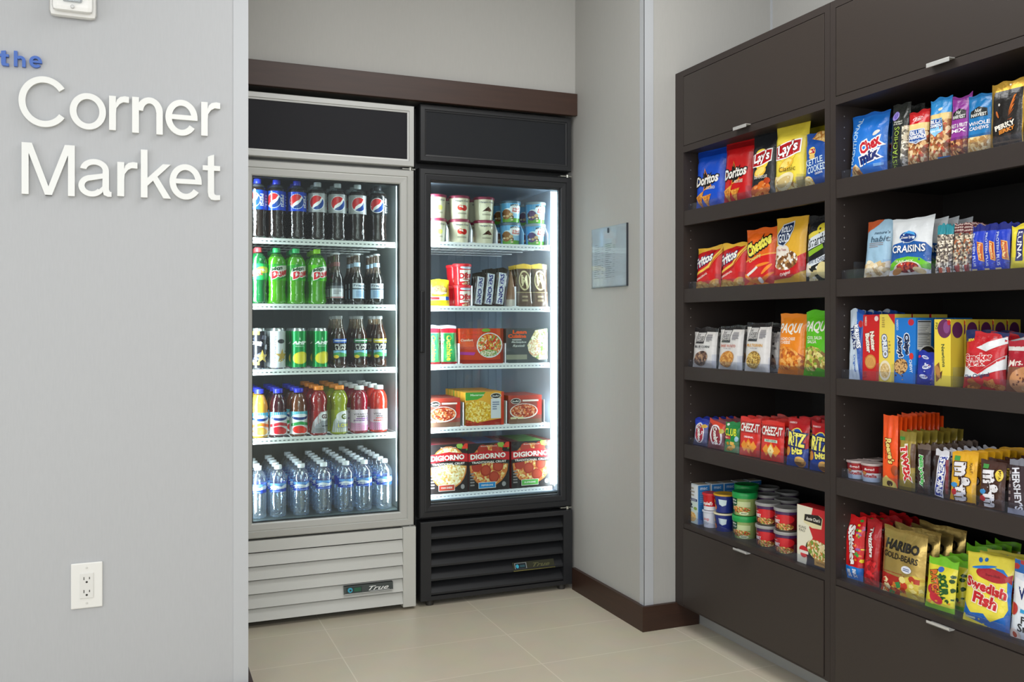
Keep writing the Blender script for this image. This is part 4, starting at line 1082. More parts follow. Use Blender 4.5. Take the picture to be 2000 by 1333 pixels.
A['granola_red'] = [('r', 0, 0, 1, .80, food(['#6e625a', '#b5a890', '#4a3c34', '#d9ccb4', '#a8603a'], 100)), ('r', 0, .80, 1, 1, '#5e1a22'), *[('p', [(.08 + .12 * (i % 8), .83 + .06 * (i // 8)), (.13 + .12 * (i % 8), .855 + .06 * (i // 8)), (.08 + .12 * (i % 8), .88 + .06 * (i // 8)), (.03 + .12 * (i % 8), .855 + .06 * (i // 8))], '#d9c0b8') for i in range(24)], ('r', .2, 0, .5, .16, '#1c1a1c'), ('t', 'KIND', .34, .09, .14, .24, '#f2f0ee', {'rot': -90, 'bold': .03}), ('r', .5, 0, .85, .16, '#9a3a34')]
A['protein_blue'] = [('r', 0, .88, 1, 1, '#1a2478'), ('t', 'PROTEIN PLUS', .24, .48, .72, .20, '#c4d0ee', {'rot': -84, 'bold': .02}), ('p', [(.42, .66), (.86, .62), (.98, .22), (.62, .26)], '#f0b04a'), ('p', [(.47, .64), (.83, .60), (.92, .25), (.64, .28)], '#c2541e'), ('t', 'PowerBar', .69, .44, .32, .17, '#f4e49a', {'rot': -80, 'bold': .03}), ('r', .1, 0, .5, .08, '#d8c8a0'), ('c', .6, 0, 1, .2, 5, .1, ['#3a62d8', '#1c2c8c'], 2)]
A['luna'] = [('r', .30, .2, .62, .90, '#2a2c68'), ('t', 'LUNA', .46, .55, .60, .20, '#eef0f4', {'rot': -90, 'bold': .02}), ('r', .66, .5, .95, .7, '#e6d24a'), *seals('#c9b83a', '#b8a62e')]
A['crispy_bar'] = [('p', [(.55, 1), (1, 1), (1, 0), (.85, 0)], '#1c4ea8'), ('p', [(0, 0), (0, 1), (.5, 1), (.8, 0)], '#c8d8e8'), ('p', [(.45, .97), (.95, .93), (.95, .78), (.6, .72)], '#2468c8'), ('e', .82, .80, .16, .05, '#c42a30'), ('t', 'TREATS', .38, .60, .34, .30, '#1a2f6e', {'rot': -78, 'bold': .05, 'out': '#f0f4f8', 'ow': .05}), ('t', 'KRISPIES', .66, .62, .34, .24, '#f0f4f8', {'rot': -78, 'bold': .04, 'out': '#1a2f6e', 'ow': .05}), ('t', 'Original', .5, .24, .24, .16, '#2a62b4', {'rot': -82, 'bold': .02})]
A['nutter'] = [('p', [(.6, 1), (1, 1), (1, .84), (.75, .90)], '#c8102a'), ('e', .82, .94, .12, .04, '#f0d8d4'), ('t', 'NABISCO', .18, .90, .14, .12, '#f4e4d8', {'rot': -90}), ('t', 'Nutter', .62, .60, .30, .26, '#f7efe0', {'rot': -82, 'bold': .06, 'out': '#5a1a14', 'ow': .05}), ('t', 'Butter', .34, .57, .30, .26, '#f7efe0', {'rot': -82, 'bold': .06, 'out': '#5a1a14', 'ow': .05}), ('e', .5, .29, .34, .11, '#c9883c'), ('e', .5, .29, .29, .09, '#e0a45a'), *[('r', .25 + .1 * k, .22, .27 + .1 * k, .36, '#b87a34', 25) for k in range(5)], *dashes(.1, .04, .35, .14, 4, '#a31a1c', 4)]
A['vanilla_sandwich'] = [('p', [(.55, 1), (1, 1), (1, .84)], '#c8202a'), ('t', 'OREO', .38, .53, .34, .32, '#e6ecf6', {'rot': -84, 'bold': .06, 'out': '#1f3f86', 'ow': .10}), *dashes(.62, .42, .76, .62, 4, '#a88f3a', 8), *dashes(.18, .80, .4, .96, 5, '#b09a4a', 3), ('e', .42, .17, .38, .15, '#efe4c8'), ('e', .42, .17, .30, .11, food(['#dcbc7c', '#e9cf98', '#c9a35e'], 140))]
A['choc_chip'] = [('e', .78, .93, .14, .05, '#c4283c'), ('t', 'NABISCO', .13, .89, .16, .10, '#d4e6f7', {'rot': -88}), ('t', 'Chips', .58, .60, .32, .30, '#14264e', {'rot': -84, 'bold': .07, 'out': '#f4f6f7', 'ow': .10}), ('t', 'Ahoy!', .26, .56, .32, .28, '#14264e', {'rot': -84, 'bold': .07, 'out': '#f4f6f7', 'ow': .10}), ('e', .82, .42, .1, .05, '#d8302a'), ('e', .32, .26, .34, .12, food(['#c99a5c', '#e0b67c', '#5a3620', '#d8aa6c'], 120), 15), ('t', 'CHEWY', .80, .27, .2, .14, '#dfeaf5', {'rot': -84, 'bold': .03}), ('c', .05, .03, .5, .14, 6, .04, ['#5a3620', '#c99a5c'], 6)]
A['nutrition'] = [('r', .10, .52, .85, .96, '#d4d7da'), ('r', .12, .93, .83, .95, '#33363c'), *dashes(.13, .56, .82, .92, 14, '#83878e', 6, .35), ('r', .12, .75, .83, .76, '#33363c'), ('e', .62, .46, .46, .13, '#e9ebee'), ('e', .64, .46, .40, .11, '#2f2b2c'), ('e', .64, .46, .30, .07, '#45403f')]
A['mini_dark'] = [('e', .10, .86, .07, .04, '#c4283c'), ('e', .42, .84, .20, .045, '#dfe4f2', -15), ('t', 'OREO', .42, .84, .32, .06, '#1c2c8a', {'bold': .04, 'rot': -8}), ('e', .55, .56, .22, .07, '#dfe4f2', 10), ('t', 'OREO', .55, .56, .34, .07, '#1c2c8a', {'bold': .04}), ('e', .45, .26, .22, .06, '#dfe4f2', -10), ('t', 'OREO', .45, .26, .34, .06, '#1c2c8a', {'bold': .04}), ('c', .1, .05, .9, .7, 10, .05, ['#c8cee6', '#7a3a6a', '#3a50c0'], 9)]
A['fig_bar'] = [('r', .0, .0, 1, 1, '#f0d84a'), ('e', .62, .86, .42, .14, '#6a2a5a'), ('e', .75, .88, .2, .09, '#8a4a86'), ('t', 'FIG', .14, .90, .1, .14, '#3a5a2a', {'rot': -90}), ('t', 'Newtons', .56, .46, .34, .20, '#2c4a34', {'rot': -86, 'bold': .02}), ('p', [(.05, .30), (.3, .36), (.42, .14), (.12, .06)], '#8a5428'), ('e', .22, .22, .14, .10, '#c08848', 20), ('p', [(.35, .2), (.5, .24), (.42, .10)], '#5a3018'), ('e', .9, .95, .1, .04, '#c8202a')]
A['caramel_corn'] = [('p', [(0, 1), (1, 1), (1, .86), (.72, .82), (.3, .90), (0, .80)], '#1c2a5e'), ('t', 'NEW', .14, .85, .26, .05, '#f0d83a', {'bold': .04, 'rot': 6}), ('p', [(.22, .98), (.5, 1.02), (.82, .95), (.96, .8), (.6, .74), (.24, .78)], '#c8202a'), ('p', [(.35, .72), (.6, .82), (.98, .92), (1, .80), (.6, .66)], '#e6e9ec'),
    ('p', [(0, .52), (.1, .62), (.6, .64), (.98, .72), (.98, .60), (.42, .34), (0, .46)], '#c8202a'), ('p', [(0, .44), (.42, .30), (1, .60), (1, .36), (.4, .22), (0, .20)], '#e6e9ec'), ('p', [(.05, .44), (.42, .30), (.98, .58), (.98, .54), (.42, .26), (.05, .40)], '#c8202a'),
    ('t', 'Cracker', .40, .555, .70, .13, '#c8202a', {'bold': .04, 'out': '#f4f2ee', 'ow': .05, 'rot': 4}), ('t', 'Jack', .36, .435, .44, .13, '#c8202a', {'bold': .04, 'out': '#f4f2ee', 'ow': .05, 'rot': 4}), ('t', 'The Original', .40, .225, .6, .09, '#223a5e', {'rot': 8}), ('c', .1, .0, .95, .14, 14, .10, ['#b8682c', '#d88a44', '#8f4a1c'], 5)]
A['cookie_bag'] = [('r', 0, .56, 1, 1, '#a8182c'), ('r', 0, .82, 1, .90, '#d8d4d0'), ('t', 'Mrs. Fields', .62, .62, 1.1, .13, '#f4e8e0', {'shear': .3, 'rot': 8, 'bold': .02}), ('r', 0, 0, 1, .5, '#7a4a34'), ('e', .66, .22, .5, .30, '#c48a5c'), ('c', .3, .05, 1, .42, 9, .06, ['#5a2c1a', '#e0b080'], 2)]
A['peanut_cup'] = [('t', "Reese's", .50, .50, .36, .40, '#f4dc7a', {'rot': -80, 'bold': .04, 'out': '#6a2a10', 'ow': .07, 'shear': .2}), ('t', 'PEANUT BUTTER CUPS', .20, .50, .24, .07, '#5a2410', {'rot': -88}), ('p', [(0, .10), (.3, .16), (.9, .06), (1, 0), (0, 0)], '#e9cf6a'), ('e', .5, .05, .2, .04, '#4a2c18'), ('e', .85, .24, .2, .07, '#a8481c')]
A['caramel_bar'] = [('r', 0, .84, 1, 1, '#8a7a30'), ('r', 0, .84, .34, .90, '#3a8a3a'), ('r', .78, .4, 1, .80, '#5a3a1c'), ('t', 'TWIX', .48, .46, .62, .46, '#d0202a', {'rot': -80, 'bold': .07, 'out': '#f4efe4', 'ow': .07}), ('r', 0, 0, 1, .06, '#6a5a24')]
A['nougat_green'] = [('r', 0, .9, 1, 1, '#6a5a50'), ('t', 'MilkyWay', .42, .46, .66, .40, '#3fae4a', {'rot': -84, 'bold': .05, 'out': '#f2f0ea', 'ow': .06, 'shear': .2}), ('r', .75, .1, .95, .8, '#3a2620')]
A['peanut_bar'] = [('r', .05, .86, .95, 1, '#d4d4dc'), ('p', [(.05, .04), (.35, .86), (.95, .88), (.62, .0)], '#e4e6ee'), ('p', [(.12, .05), (.42, .84), (.88, .86), (.56, .03)], '#23379a'), ('t', 'SNICKERS', .50, .45, .76, .38, '#f2f2f6', {'rot': 83, 'bold': .05, 'out': '#1c2c8a', 'ow': .04, 'shear': .15}), ('r', .82, .1, .95, .8, '#7a1c28')]
def mms(c, t2):
    return seals(c, c) + [('r', .12, .83, .34, .92, '#4a9a4a'), ('t', 'm&m', .50, .42, .78, .62, '#e9e6ea', {'rot': -86, 'bold': .06, 'out': '#3a2018', 'ow': .05}), ('e', .80, .72, .14, .12, '#f0d44a' if c != '#e9b023' else '#e9b023'), ('t', t2, .82, .72, .20, .10, '#4a2a14', {'rot': -84}), ('e', .22, .2, .12, .06, '#c8202a'), ('e', .20, .34, .12, .05, '#3a8ac8'), ('r', 0, 0, 1, .03, '#5a3a2a')]
A['candy_yellow'] = mms('#e9b023', 'PEANUT')
A['candy_brown'] = mms('#4a2c22', 'MILK')
A['choc_bar'] = [('r', 0, .88, 1, 1, '#7a7c88'), ('t', "HERSHEY'S", .50, .46, .76, .40, '#dcdce6', {'rot': -82, 'bold': .03}), ('r', 0, 0, 1, .10, '#9a9cac'), *dashes(.06, .2, .18, .8, 5, '#8a7a78', 3)]
A['fruit_candy_red'] = [('r', 0, 0, 1, .22, '#1c7ad0'), ('t', 'SNACK', .66, .12, .14, .20, '#fff', {'rot': -84, 'bold': .04}), ('t', 'SIZE', .36, .11, .12, .20, '#fff', {'rot': -84, 'bold': .04}), ('c', .6, .25, .98, .95, 22, .10, ['#f0d42a', '#3a9a3a', '#e8781e', '#d81e28', '#8a3a9a'], 12), ('t', 'Skittles', .48, .55, .60, .34, '#f7f4f2', {'rot': -84, 'bold': .06, 'out': '#8a1014', 'ow': .06})]
A['licorice'] = seals('#8a0e14', '#8a0e14') + [('t', 'Twizzlers', .50, .66, .44, .26, '#f0e8e4', {'rot': -86, 'bold': .04, 'out': '#5a0a10', 'ow': .04}), ('r', .1, .05, .9, .4, food(['#b8141c', '#8f0c14', '#d8242c'], 60))]
A['gummy_gold'] = [('p', [(0, .33), (.5, .30), (.6, .34), (.6, 0), (0, 0)], '#a82218'), ('p', [(.45, .0), (.55, .30), (.8, .38), (1, .36), (1, 0)], '#d9c04a'), ('c', .05, .03, .6, .22, 22, .07, ['#e0742a', '#c83a24', '#e8b03a', '#3a8a4a', '#f0e4b0'], 5), ('c', .55, .05, .98, .34, 18, .07, ['#e8cf5a', '#f0e08a', '#c9a43a', '#b83a20'], 9),
    ('r', 0, .345, .55, .352, '#a82218'), ('t', 'HARIBO', .5, .76, .78, .15, '#1f1a12', {'bold': .05, 'rot': -2}), ('t', 'GOLD-BEARS', .48, .60, .80, .095, '#2a2216', {'bold': .02, 'rot': -3}), ('e', .64, .44, .12, .055, '#e4e6f0'), *dashes(.56, .41, .72, .46, 2, '#5a6a9a', 2), *seals('#9a7c34', '#9a7c34')]
A['sour_green'] = [('r', .0, .12, 1, .86, '#e6dc3a'), ('r', 0, .86, 1, 1, '#7cc82a'), ('r', 0, 0, 1, .12, '#8cd030'), ('e', .28, .40, .18, .10, '#c82a3a', 20), ('c', .5, .20, .95, .8, 14, .07, ['#2a5a24', '#1f4a1c'], 3), ('t', 'SOUR', .64, .52, .40, .30, '#1f5a24', {'rot': -76, 'bold': .07}), ('t', 'PATCH', .34, .54, .46, .26, '#d8702a', {'rot': -76, 'bold': .07, 'out': '#2a3a14', 'ow': .06}), ('e', .42, .24, .24, .09, '#c82a3a', -20), ('e', .5, .80, .10, .05, '#3a6ac8'), ('c', .1, .14, .9, .2, 5, .08, ['#e89a3a', '#e6dc3a'], 2)]
A['fish_yellow'] = [('p', [(0, .28), (.2, .16), (.5, .20), (.62, .10), (.9, .22), (1, .4), (1, 0), (0, 0)], '#1f6ac0'), ('p', [(.62, .84), (.8, .84), (1, .72), (1, .25), (.96, .3), (.92, .68)], '#2a80d8'), ('p', [(0, 0), (0, .09), (.4, .04), (.75, .0)], '#f0e04a'), ('e', .60, .735, .34, .085, '#b0202a', -4), ('p', [(.84, .74), (.99, .80), (.99, .66)], '#b0202a'), ('e', .40, .82, .26, .02, '#2a80d8', 12), ('t', 'Swedish', .62, .735, .3, .035, '#7a1420'), ('e', .30, .90, .04, .035, '#1f6ac0', 30), ('e', .42, .92, .035, .03, '#1f6ac0', -30),
    ('t', 'Swedish', .49, .555, .90, .145, '#c8222a', {'bold': .05, 'out': '#f4e9da', 'ow': .06, 'rot': -7}), ('t', 'Fish', .50, .375, .54, .16, '#c8222a', {'bold': .05, 'out': '#f4e9da', 'ow': .06, 'rot': -7}), ('r', .08, .08, .3, .11, '#dfe8c8'), ('r', .0, .985, 1, 1.0, '#d9c83a')]
A['fruit_snack'] = [('r', 0, .84, 1, 1, '#2a6ab8'), ('c', 0, .84, .3, 1, 3, .14, ['#b83a3a'], 2), ('t', 'fruit', .45, .82, .3, .05, '#cfe0f4'), ('p', [(.1, .78), (.5, .74), (1, .78), (1, .42), (.5, .38), (.14, .44)], '#f2f4f8'), ('t', "Welch's", .72, .60, 1.0, .17, '#1f2f6e', {'bold': .03}), ('r', .3, .355, 1, .40, '#3aa0d8'), ('e', .08, .38, .14, .08, '#c23a34'), ('t', 'Fruit', .6, .27, .5, .09, '#26282e', {'bold': .02}), ('t', 'Snacks', .66, .17, .8, .10, '#26282e', {'bold': .02}), ('e', .16, .06, .16, .08, '#e6d8d0'), ('e', .16, .06, .06, .04, '#b8442c')]

XP = XF + .034
def sref(cab, sh):
    return SHELFZ[sh] - .0025
def snack(sh, x0, x1, ytop, art, base, name, label, cat, T=.04, lean=6.0, n=0, gap=.045, dx=0.0, box=0.0, side=None, short=None, group=None, pinch=.05, seal=.05, dz=0.0, yaw=0.0, seed=None, sheen=None, top=None, jit=.002, hd=0, gusset=False, xpl=None):
    """one package in a snack cabinet lane: x0, x1 = its edges, ytop = its top in the photo; n more behind it"""
    X = (xpl or XP) + dx
    if not yaw and not box: yaw = 9.0 if x0 < 1630 else 5.0
    W = .08; yr = math.radians(yaw)
    for _ in range(8):
        ya, yb = y_at(x0, X - W / 2 * math.sin(yr)), y_at(x1, X + W / 2 * math.sin(yr))
        W = (ya - yb) / math.cos(yr)
    z = sref(None, sh) + dz
    px = (x0 + x1) / 2
    H = .15
    for _ in range(4):
        Xt = X + H * math.tan(math.radians(lean)) + (0 if box else T * .34)
        H = z_onX(px, ytop, Xt) - z
    sd = seed if seed is not None else int(x0 * 7 + sh)
    if box:
        b = make_box(W, H, box, (A[art] if isinstance(art, str) else art), base, A.get(side) if isinstance(side, str) else side, 'card', lean, top)
        loc = (X, (ya + yb) / 2, z)
    else:
        b = make_bag(W, H, T, (A[art] if isinstance(art, str) else art), base, sd, lean, pinch, seal, 0, sheen or 'foil', gusset=gusset)
        loc = (X + T * .34, (ya + yb) / 2, z)
    o = b.build(name, None, loc, (0, 0, -math.pi / 2 + math.radians(yaw)))
    if n:
        g = group or (short + ' in one row')
        tag(o, label, cat, g)
        labs = ['%s, %s behind the front one in its row' % (short, ORD[k]) for k in range(n)]
        repeat(o, [((k + 1) * gap, 0, 0) for k in range(n)], labs, g, jit, .8 if box else 5.0)
    else: tag(o, label, cat, group)
    return o
S = snack
# left cabinet, top shelf
S(0, 1350, 1408, 293, 'tort_blue', '#1650c8', 'chip_bag', 'bright blue bag of tortilla chips at the near-pillar end of the top shelf', 'chip bag', T=.06, lean=3, n=1, gap=.075, short='blue bag of tortilla chips')
S(0, 1404, 1462, 277, 'tort_red', '#c8181c', 'chip_bag', 'red bag of tortilla chips between the blue bag and the dark bag', 'chip bag', T=.06, lean=4, n=1, gap=.075, short='red bag of tortilla chips')
S(0, 1458, 1508, 263, 'chip_bbq', '#24262a', 'chip_bag', 'dark charcoal bag of barbecue potato chips left of the yellow bag', 'chip bag', T=.055, lean=4, n=1, gap=.075, short='charcoal bag of barbecue chips')
S(0, 1502, 1568, 243, 'chip_classic', '#ecd648', 'chip_bag', 'tall yellow bag of classic potato chips on the top shelf', 'chip bag', T=.075, lean=2, short='yellow bag of classic chips', dx=-.004)
S(0, 1556, 1600, 250, [('r', 0, 0, 1, 1, '#d9c52e')], '#d9c52e', 'chip_bag', 'yellow chip bag whose top shows behind the blue kettle bag', 'chip bag', T=.05, lean=2, dx=.09)
S(0, 1563, 1616, 262, 'chip_kettle', '#1d4fa4', 'chip_bag', 'blue bag of kettle cooked chips with golden chips at its top', 'chip bag', T=.055, lean=3, n=0)
# second shelf
S(1, 1352, 1401, 484, 'corn_chip', '#d01a1c', 'chip_bag', 'red and yellow corn chip bag nearest the pillar, smaller of two alike', 'chip bag', T=.05, lean=5, n=1, gap=.06, short='red corn chip bag nearest the pillar')
S(1, 1400, 1449, 477, 'corn_chip', '#d01a1c', 'chip_bag', 'red and yellow corn chip bag touching the orange cheese snack bag', 'chip bag', T=.05, lean=5, n=1, gap=.06, short='red corn chip bag beside the cheese snacks', seed=99)
S(1, 1445, 1507, 447, 'cheese_puff', '#e8661a', 'chip_bag', 'orange bag of crunchy cheese snacks on the second shelf', 'chip bag', T=.055, lean=4, n=1, gap=.075, short='orange bag of crunchy cheese snacks')
S(1, 1503, 1566, 427, 'pretzel', '#e2ae34', 'pretzel_bag', 'golden pretzel bag with dark blue emblem and red band', 'pretzel bag', T=.05, lean=4, n=1, gap=.075, short='golden pretzel bag')
S(1, 1565, 1620, 422, 'popcorn', '#1c1d20', 'popcorn_bag', 'black bag of white cheddar popcorn against the cabinet divider', 'popcorn bag', T=.055, lean=4, n=1, gap=.075, short='black popcorn bag')
# third shelf
S(2, 1346, 1392, 641, 'chip_bluecorn', '#dcdad8', 'chip_bag', 'white and black bag of blue corn chips nearest the pillar', 'chip bag', T=.045, lean=5, n=2, gap=.05, short='bag of blue corn chips')
S(2, 1396, 1443, 635, 'chip_sweet', '#dcdad8', 'chip_bag', 'white and black bag of sweet potato chips, middle of three alike', 'chip bag', T=.045, lean=5, n=2, gap=.05, short='bag of sweet potato chips')
S(2, 1447, 1496, 629, 'chip_multi', '#dcdad8', 'chip_bag', 'white bag of multigrain chips with yellow writing', 'chip bag', T=.045, lean=5, n=2, gap=.05, short='bag of multigrain chips')
S(2, 1497, 1518, 640, 'chip_bluecorn', '#cfcdcb', 'chip_bag', 'narrow strip of a pale chip bag tucked behind the orange bag', 'chip bag', T=.04, lean=5, dx=.05)
S(2, 1511, 1566, 613, 'chip_orange', '#ee8a1a', 'chip_bag', 'orange bag of tortilla chips next to the green one', 'chip bag', T=.05, lean=4, n=1, gap=.06, short='orange bag of tortilla chips')
S(2, 1561, 1618, 607, 'chip_green', '#5cc41e', 'chip_bag', 'bright green bag of tortilla chips against the cabinet divider', 'chip bag', T=.05, lean=4, n=1, gap=.06, short='green bag of tortilla chips')
# fourth shelf
S(3, 1350, 1377, 817, 'snack_stuffed', '#5a5f8c', 'snack_packet', 'blue packet of stuffed pretzel bites nearest the pillar', 'snack packet', T=.03, lean=6, n=4, gap=.035, short='blue packet of pretzel bites')
S(3, 1378, 1410, 818, 'snack_stuffed_red', '#7c3040', 'snack_packet', 'red packet of stuffed pretzel bites beside the green cracker packet', 'snack packet', T=.03, lean=6, n=4, gap=.035, short='red packet of pretzel bites')
S(3, 1411, 1440, 823, 'cracker_green', '#12803a', 'cracker_packet', 'green packet of crackers with yellow lettering', 'cracker packet', T=.025, lean=4, n=5, gap=.032, short='green cracker packet')
S(3, 1441, 1481, 816, 'cheese_cracker', '#cf221c', 'cheese_cracker_packet', 'red packet of cheese crackers with the orange cracker picture', 'cracker packet', T=.022, lean=3, n=5, gap=.03, short='red packet of original cheese crackers', pinch=.01)
S(3, 1482, 1527, 822, 'cheese_cracker_white', '#cf221c', 'cheese_cracker_packet', 'red packet of white cheddar crackers with a pale green band', 'cracker packet', T=.022, lean=3, n=5, gap=.03, short='red packet of white cheddar crackers', pinch=.01)
S(3, 1531, 1573, 816, 'cracker_bits', '#b8161e', 'cracker_packet', 'red and blue packet of sandwich cracker bits beside the cheese crackers', 'cracker packet', T=.035, lean=4, n=4, gap=.04, short='packet of cracker bits by the cheese crackers')
S(3, 1576, 1620, 824, 'cracker_bits', '#b8161e', 'cracker_packet', 'red and blue packet of sandwich cracker bits against the cabinet divider', 'cracker packet', T=.035, lean=4, n=4, gap=.04, short='packet of cracker bits by the divider', seed=41)
# bottom shelf cartons
S(4, 1341, 1363, 945, 'meal_box_blue', '#c8d4dc', 'food_carton', 'blue and cream meal carton with a big figure 2, nearest the pillar', 'carton', box=.052, side='meal_box_side', lean=0, n=4, gap=.058, short='blue meal carton', top=[('r', .05, .1, .95, .9, '#c4b8a4')])
S(4, 1557, 1617, 993, 'noodle_box', '#c8262c', 'food_carton', 'red and cream noodle carton with a bowl picture by the divider', 'carton', box=.05, lean=0, dx=-.006)
# right cabinet, top shelf
S(0, 1650, 1724, 226, 'mix_blue', '#2478d8', 'snack_mix_bag', 'big sky blue bag of snack mix at the divider end of the nut shelf', 'snack bag', T=.055, lean=4)
S(0, 1712, 1748, 236, 'mix_blue', '#1c62bc', 'snack_mix_bag', 'second blue snack mix bag peeking out behind the front one', 'snack bag', T=.05, lean=4, dx=.06)
S(0, 1733, 1768, 208, 'pistachio', '#242825', 'nut_bag', 'dark grey pistachio bag with vertical green lettering', 'nut bag', T=.04, lean=3, n=2, gap=.05, short='dark grey pistachio bag')
S(0, 1766, 1806, 219, 'nut_red', '#c81c20', 'nut_bag', 'almond bag with a bright red top', 'nut bag', T=.04, lean=3, n=2, gap=.05, short='red topped almond bag')
S(0, 1807, 1849, 195, 'nut_blue', '#2a92d8', 'nut_bag', 'taller almond bag with a light blue top', 'nut bag', T=.04, lean=3, n=2, gap=.05, short='light blue topped almond bag')
S(0, 1849, 1888, 190, 'nut_purple', '#94389a', 'nut_bag', 'purple bag of nut and fruit mix', 'nut bag', T=.04, lean=3, n=2, gap=.05, short='purple nut and fruit bag')
S(0, 1882, 1934, 187, 'nut_cashew', '#1a78b8', 'nut_bag', 'deep blue bag of whole cashews left of the gold jerky bag', 'nut bag', T=.04, lean=2, n=2, gap=.05, short='deep blue cashew bag')
S(0, 1928, 1994, 160, 'jerky_gold', mat('#c49a3c', .3, .75, .6, 30), 'jerky_bag', 'gold and black jerky bag with an orange feather emblem', 'jerky bag', T=.03, lean=3, n=2, gap=.04, short='gold and black jerky bag', pinch=.015)
S(0, 1992, 2050, 166, 'jerky_black', '#1a1716', 'jerky_bag', 'black jerky bag cut off by the edge of the picture', 'jerky bag', T=.03, lean=3)
# second shelf
S(1, 1680, 1731, 434, 'bark_bag', '#9cc0d8', 'cookie_bag', 'pale blue bag with an orange corner and cookie pieces', 'snack bag', T=.04, lean=7, short='pale blue snack bag', n=1, gap=.05)
S(1, 1729, 1811, 428, 'berry_bag', '#dfe3e6', 'dried_fruit_bag', 'large white bag of dried cranberries with blue and green bands', 'dried fruit bag', T=.04, lean=6, n=3, gap=.045, short='white bag of dried cranberries')
for k, (a, c) in enumerate(((1824, 1840), (1840, 1856))):
    S(1, a, c, 440, 'granola_teal', '#2c8a98', 'granola_bar', 'nut bar with a teal wrapper end, ' + ('next to the white fruit bag' if k == 0 else 'next to the maroon patterned bars'), 'bar', T=.015, lean=5, n=3, gap=.022, short='teal ended nut bar, ' + ('fruit bag side' if k == 0 else 'maroon bar side'), seal=.03, group='nut bars with teal wrapper ends')
for k, (a, c) in enumerate(((1857, 1876), (1876, 1895))):
    S(1, a, c, 437, 'granola_red', '#5e1a22', 'granola_bar', 'nut bar with a maroon checked wrapper end, ' + ('next to the teal bars' if k == 0 else 'next to the blue protein bars'), 'bar', T=.015, lean=5, n=4, gap=.022, short='maroon ended nut bar, ' + ('teal bar side' if k == 0 else 'protein bar side'), seal=.03, group='nut bars with maroon checked ends')
for k, (a, c, w) in enumerate(((1893, 1920, 'closest to the nut bars'), (1918, 1942, 'in the middle of three'), (1939, 1968, 'closest to the yellow bar'))):
    S(1, a, c, 442 - k * 2, 'protein_blue', '#2440c0', 'protein_bar', 'blue protein bar with an orange badge, ' + w, 'bar', T=.02, lean=4, n=3, gap=.024, short='blue protein bar ' + w, seal=.03, group='blue protein bars')
S(1, 1969, 2012, 440, 'luna', '#e6d63c', 'nutrition_bar', 'yellow nutrition bar with a dark violet panel at the picture edge', 'bar', T=.02, lean=4, n=2, gap=.024, short='yellow nutrition bar')
# third shelf
S(2, 1655, 1682, 606, 'crispy_bar', '#2a64b8', 'cereal_bar', 'pale and royal blue crispy cereal bar at the divider', 'bar', T=.02, lean=2, n=5, gap=.03, short='blue crispy cereal bar', seal=.03)
S(2, 1684, 1716, 615, 'nutter', '#d01c1e', 'cookie_carton', 'red carton of peanut butter cookies', 'cookie carton', box=.06, lean=1, n=2, gap=.066, short='red carton of peanut cookies')
S(2, 1716, 1746, 614, 'vanilla_sandwich', '#ecd456', 'cookie_carton', 'pale yellow carton of vanilla sandwich cookies', 'cookie carton', box=.06, lean=1, n=2, gap=.066, short='pale yellow carton of sandwich cookies')
S(2, 1746, 1787, 621, 'choc_chip', '#1a78d0', 'cookie_carton', 'bright blue carton of chocolate chip cookies', 'cookie carton', box=.064, side='nutrition', lean=1, n=2, gap=.07, short='bright blue carton of chip cookies')
S(2, 1786, 1823, 688, 'mini_dark', '#1f2f9a', 'cookie_pack', 'short royal blue cookie packet in front of the bright blue carton', 'cookie packet', T=.02, lean=6, dx=-.004, pinch=.0)
S(2, 1825, 1857, 624, 'fig_bar', '#f0d84a', 'cookie_carton', 'yellow fig bar carton, front of its row', 'cookie carton', box=.045, lean=0, n=4, gap=.05, short='yellow fig bar carton', side=[('r', 0, 0, 1, 1, '#dcc440'), ('e', .5, .84, .4, .12, '#5a2450')])
S(2, 1871, 1957, 648, 'caramel_corn', '#c8202a', 'caramel_corn_bag', 'red, white and navy bag of caramel popcorn', 'popcorn bag', T=.05, lean=5, n=2, gap=.06, short='red and white caramel popcorn bag')
S(2, 1957, 2030, 668, 'cookie_bag', '#a8182c', 'cookie_bag', 'dark red cookie bag cut off by the picture edge', 'cookie bag', T=.04, lean=5, n=1, gap=.05, short='dark red cookie bag')
# fourth shelf
S(3, 1722, 1751, 810, 'peanut_cup', '#f4561a', 'candy_packet', 'tall orange peanut butter cup packet', 'candy', T=.012, lean=1, n=10, gap=.0165, short='orange peanut butter cup packet', seal=.02, pinch=.0, jit=.0008)
S(3, 1752, 1784, 842, 'caramel_bar', '#a08a36', 'candy_bar', 'gold candy bar with big red letters', 'candy', T=.02, lean=2, n=7, gap=.024, short='gold caramel candy bar', seal=.03)
S(3, 1787, 1813, 868, 'nougat_green', '#3a2824', 'candy_bar', 'brown candy bar with green letters', 'candy', T=.02, lean=2, n=7, gap=.024, short='brown candy bar with green letters', seal=.03)
S(3, 1821, 1851, 877, 'peanut_bar', '#3c2a2c', 'candy_bar', 'dark candy bar with a slanted blue and white band', 'candy', T=.02, lean=2, n=7, gap=.024, short='blue banded peanut candy bar', seal=.03)
S(3, 1851, 1902, 884, 'candy_yellow', '#e9b023', 'candy_packet', 'yellow packet of peanut candies with brown letters', 'candy', T=.022, lean=5, n=6, gap=.027, short='yellow packet of peanut candies')
S(3, 1907, 1958, 900, 'candy_brown', '#4a2c22', 'candy_packet', 'brown packet of milk chocolate candies', 'candy', T=.022, lean=5, n=6, gap=.027, short='brown packet of chocolate candies')
S(3, 1966, 2003, 896, 'choc_bar', '#35242a', 'candy_bar', 'dark chocolate bar with silver letters at the picture edge', 'candy', T=.012, lean=4, n=4, gap=.02, short='dark bar with silver letters', seal=.03, pinch=0)
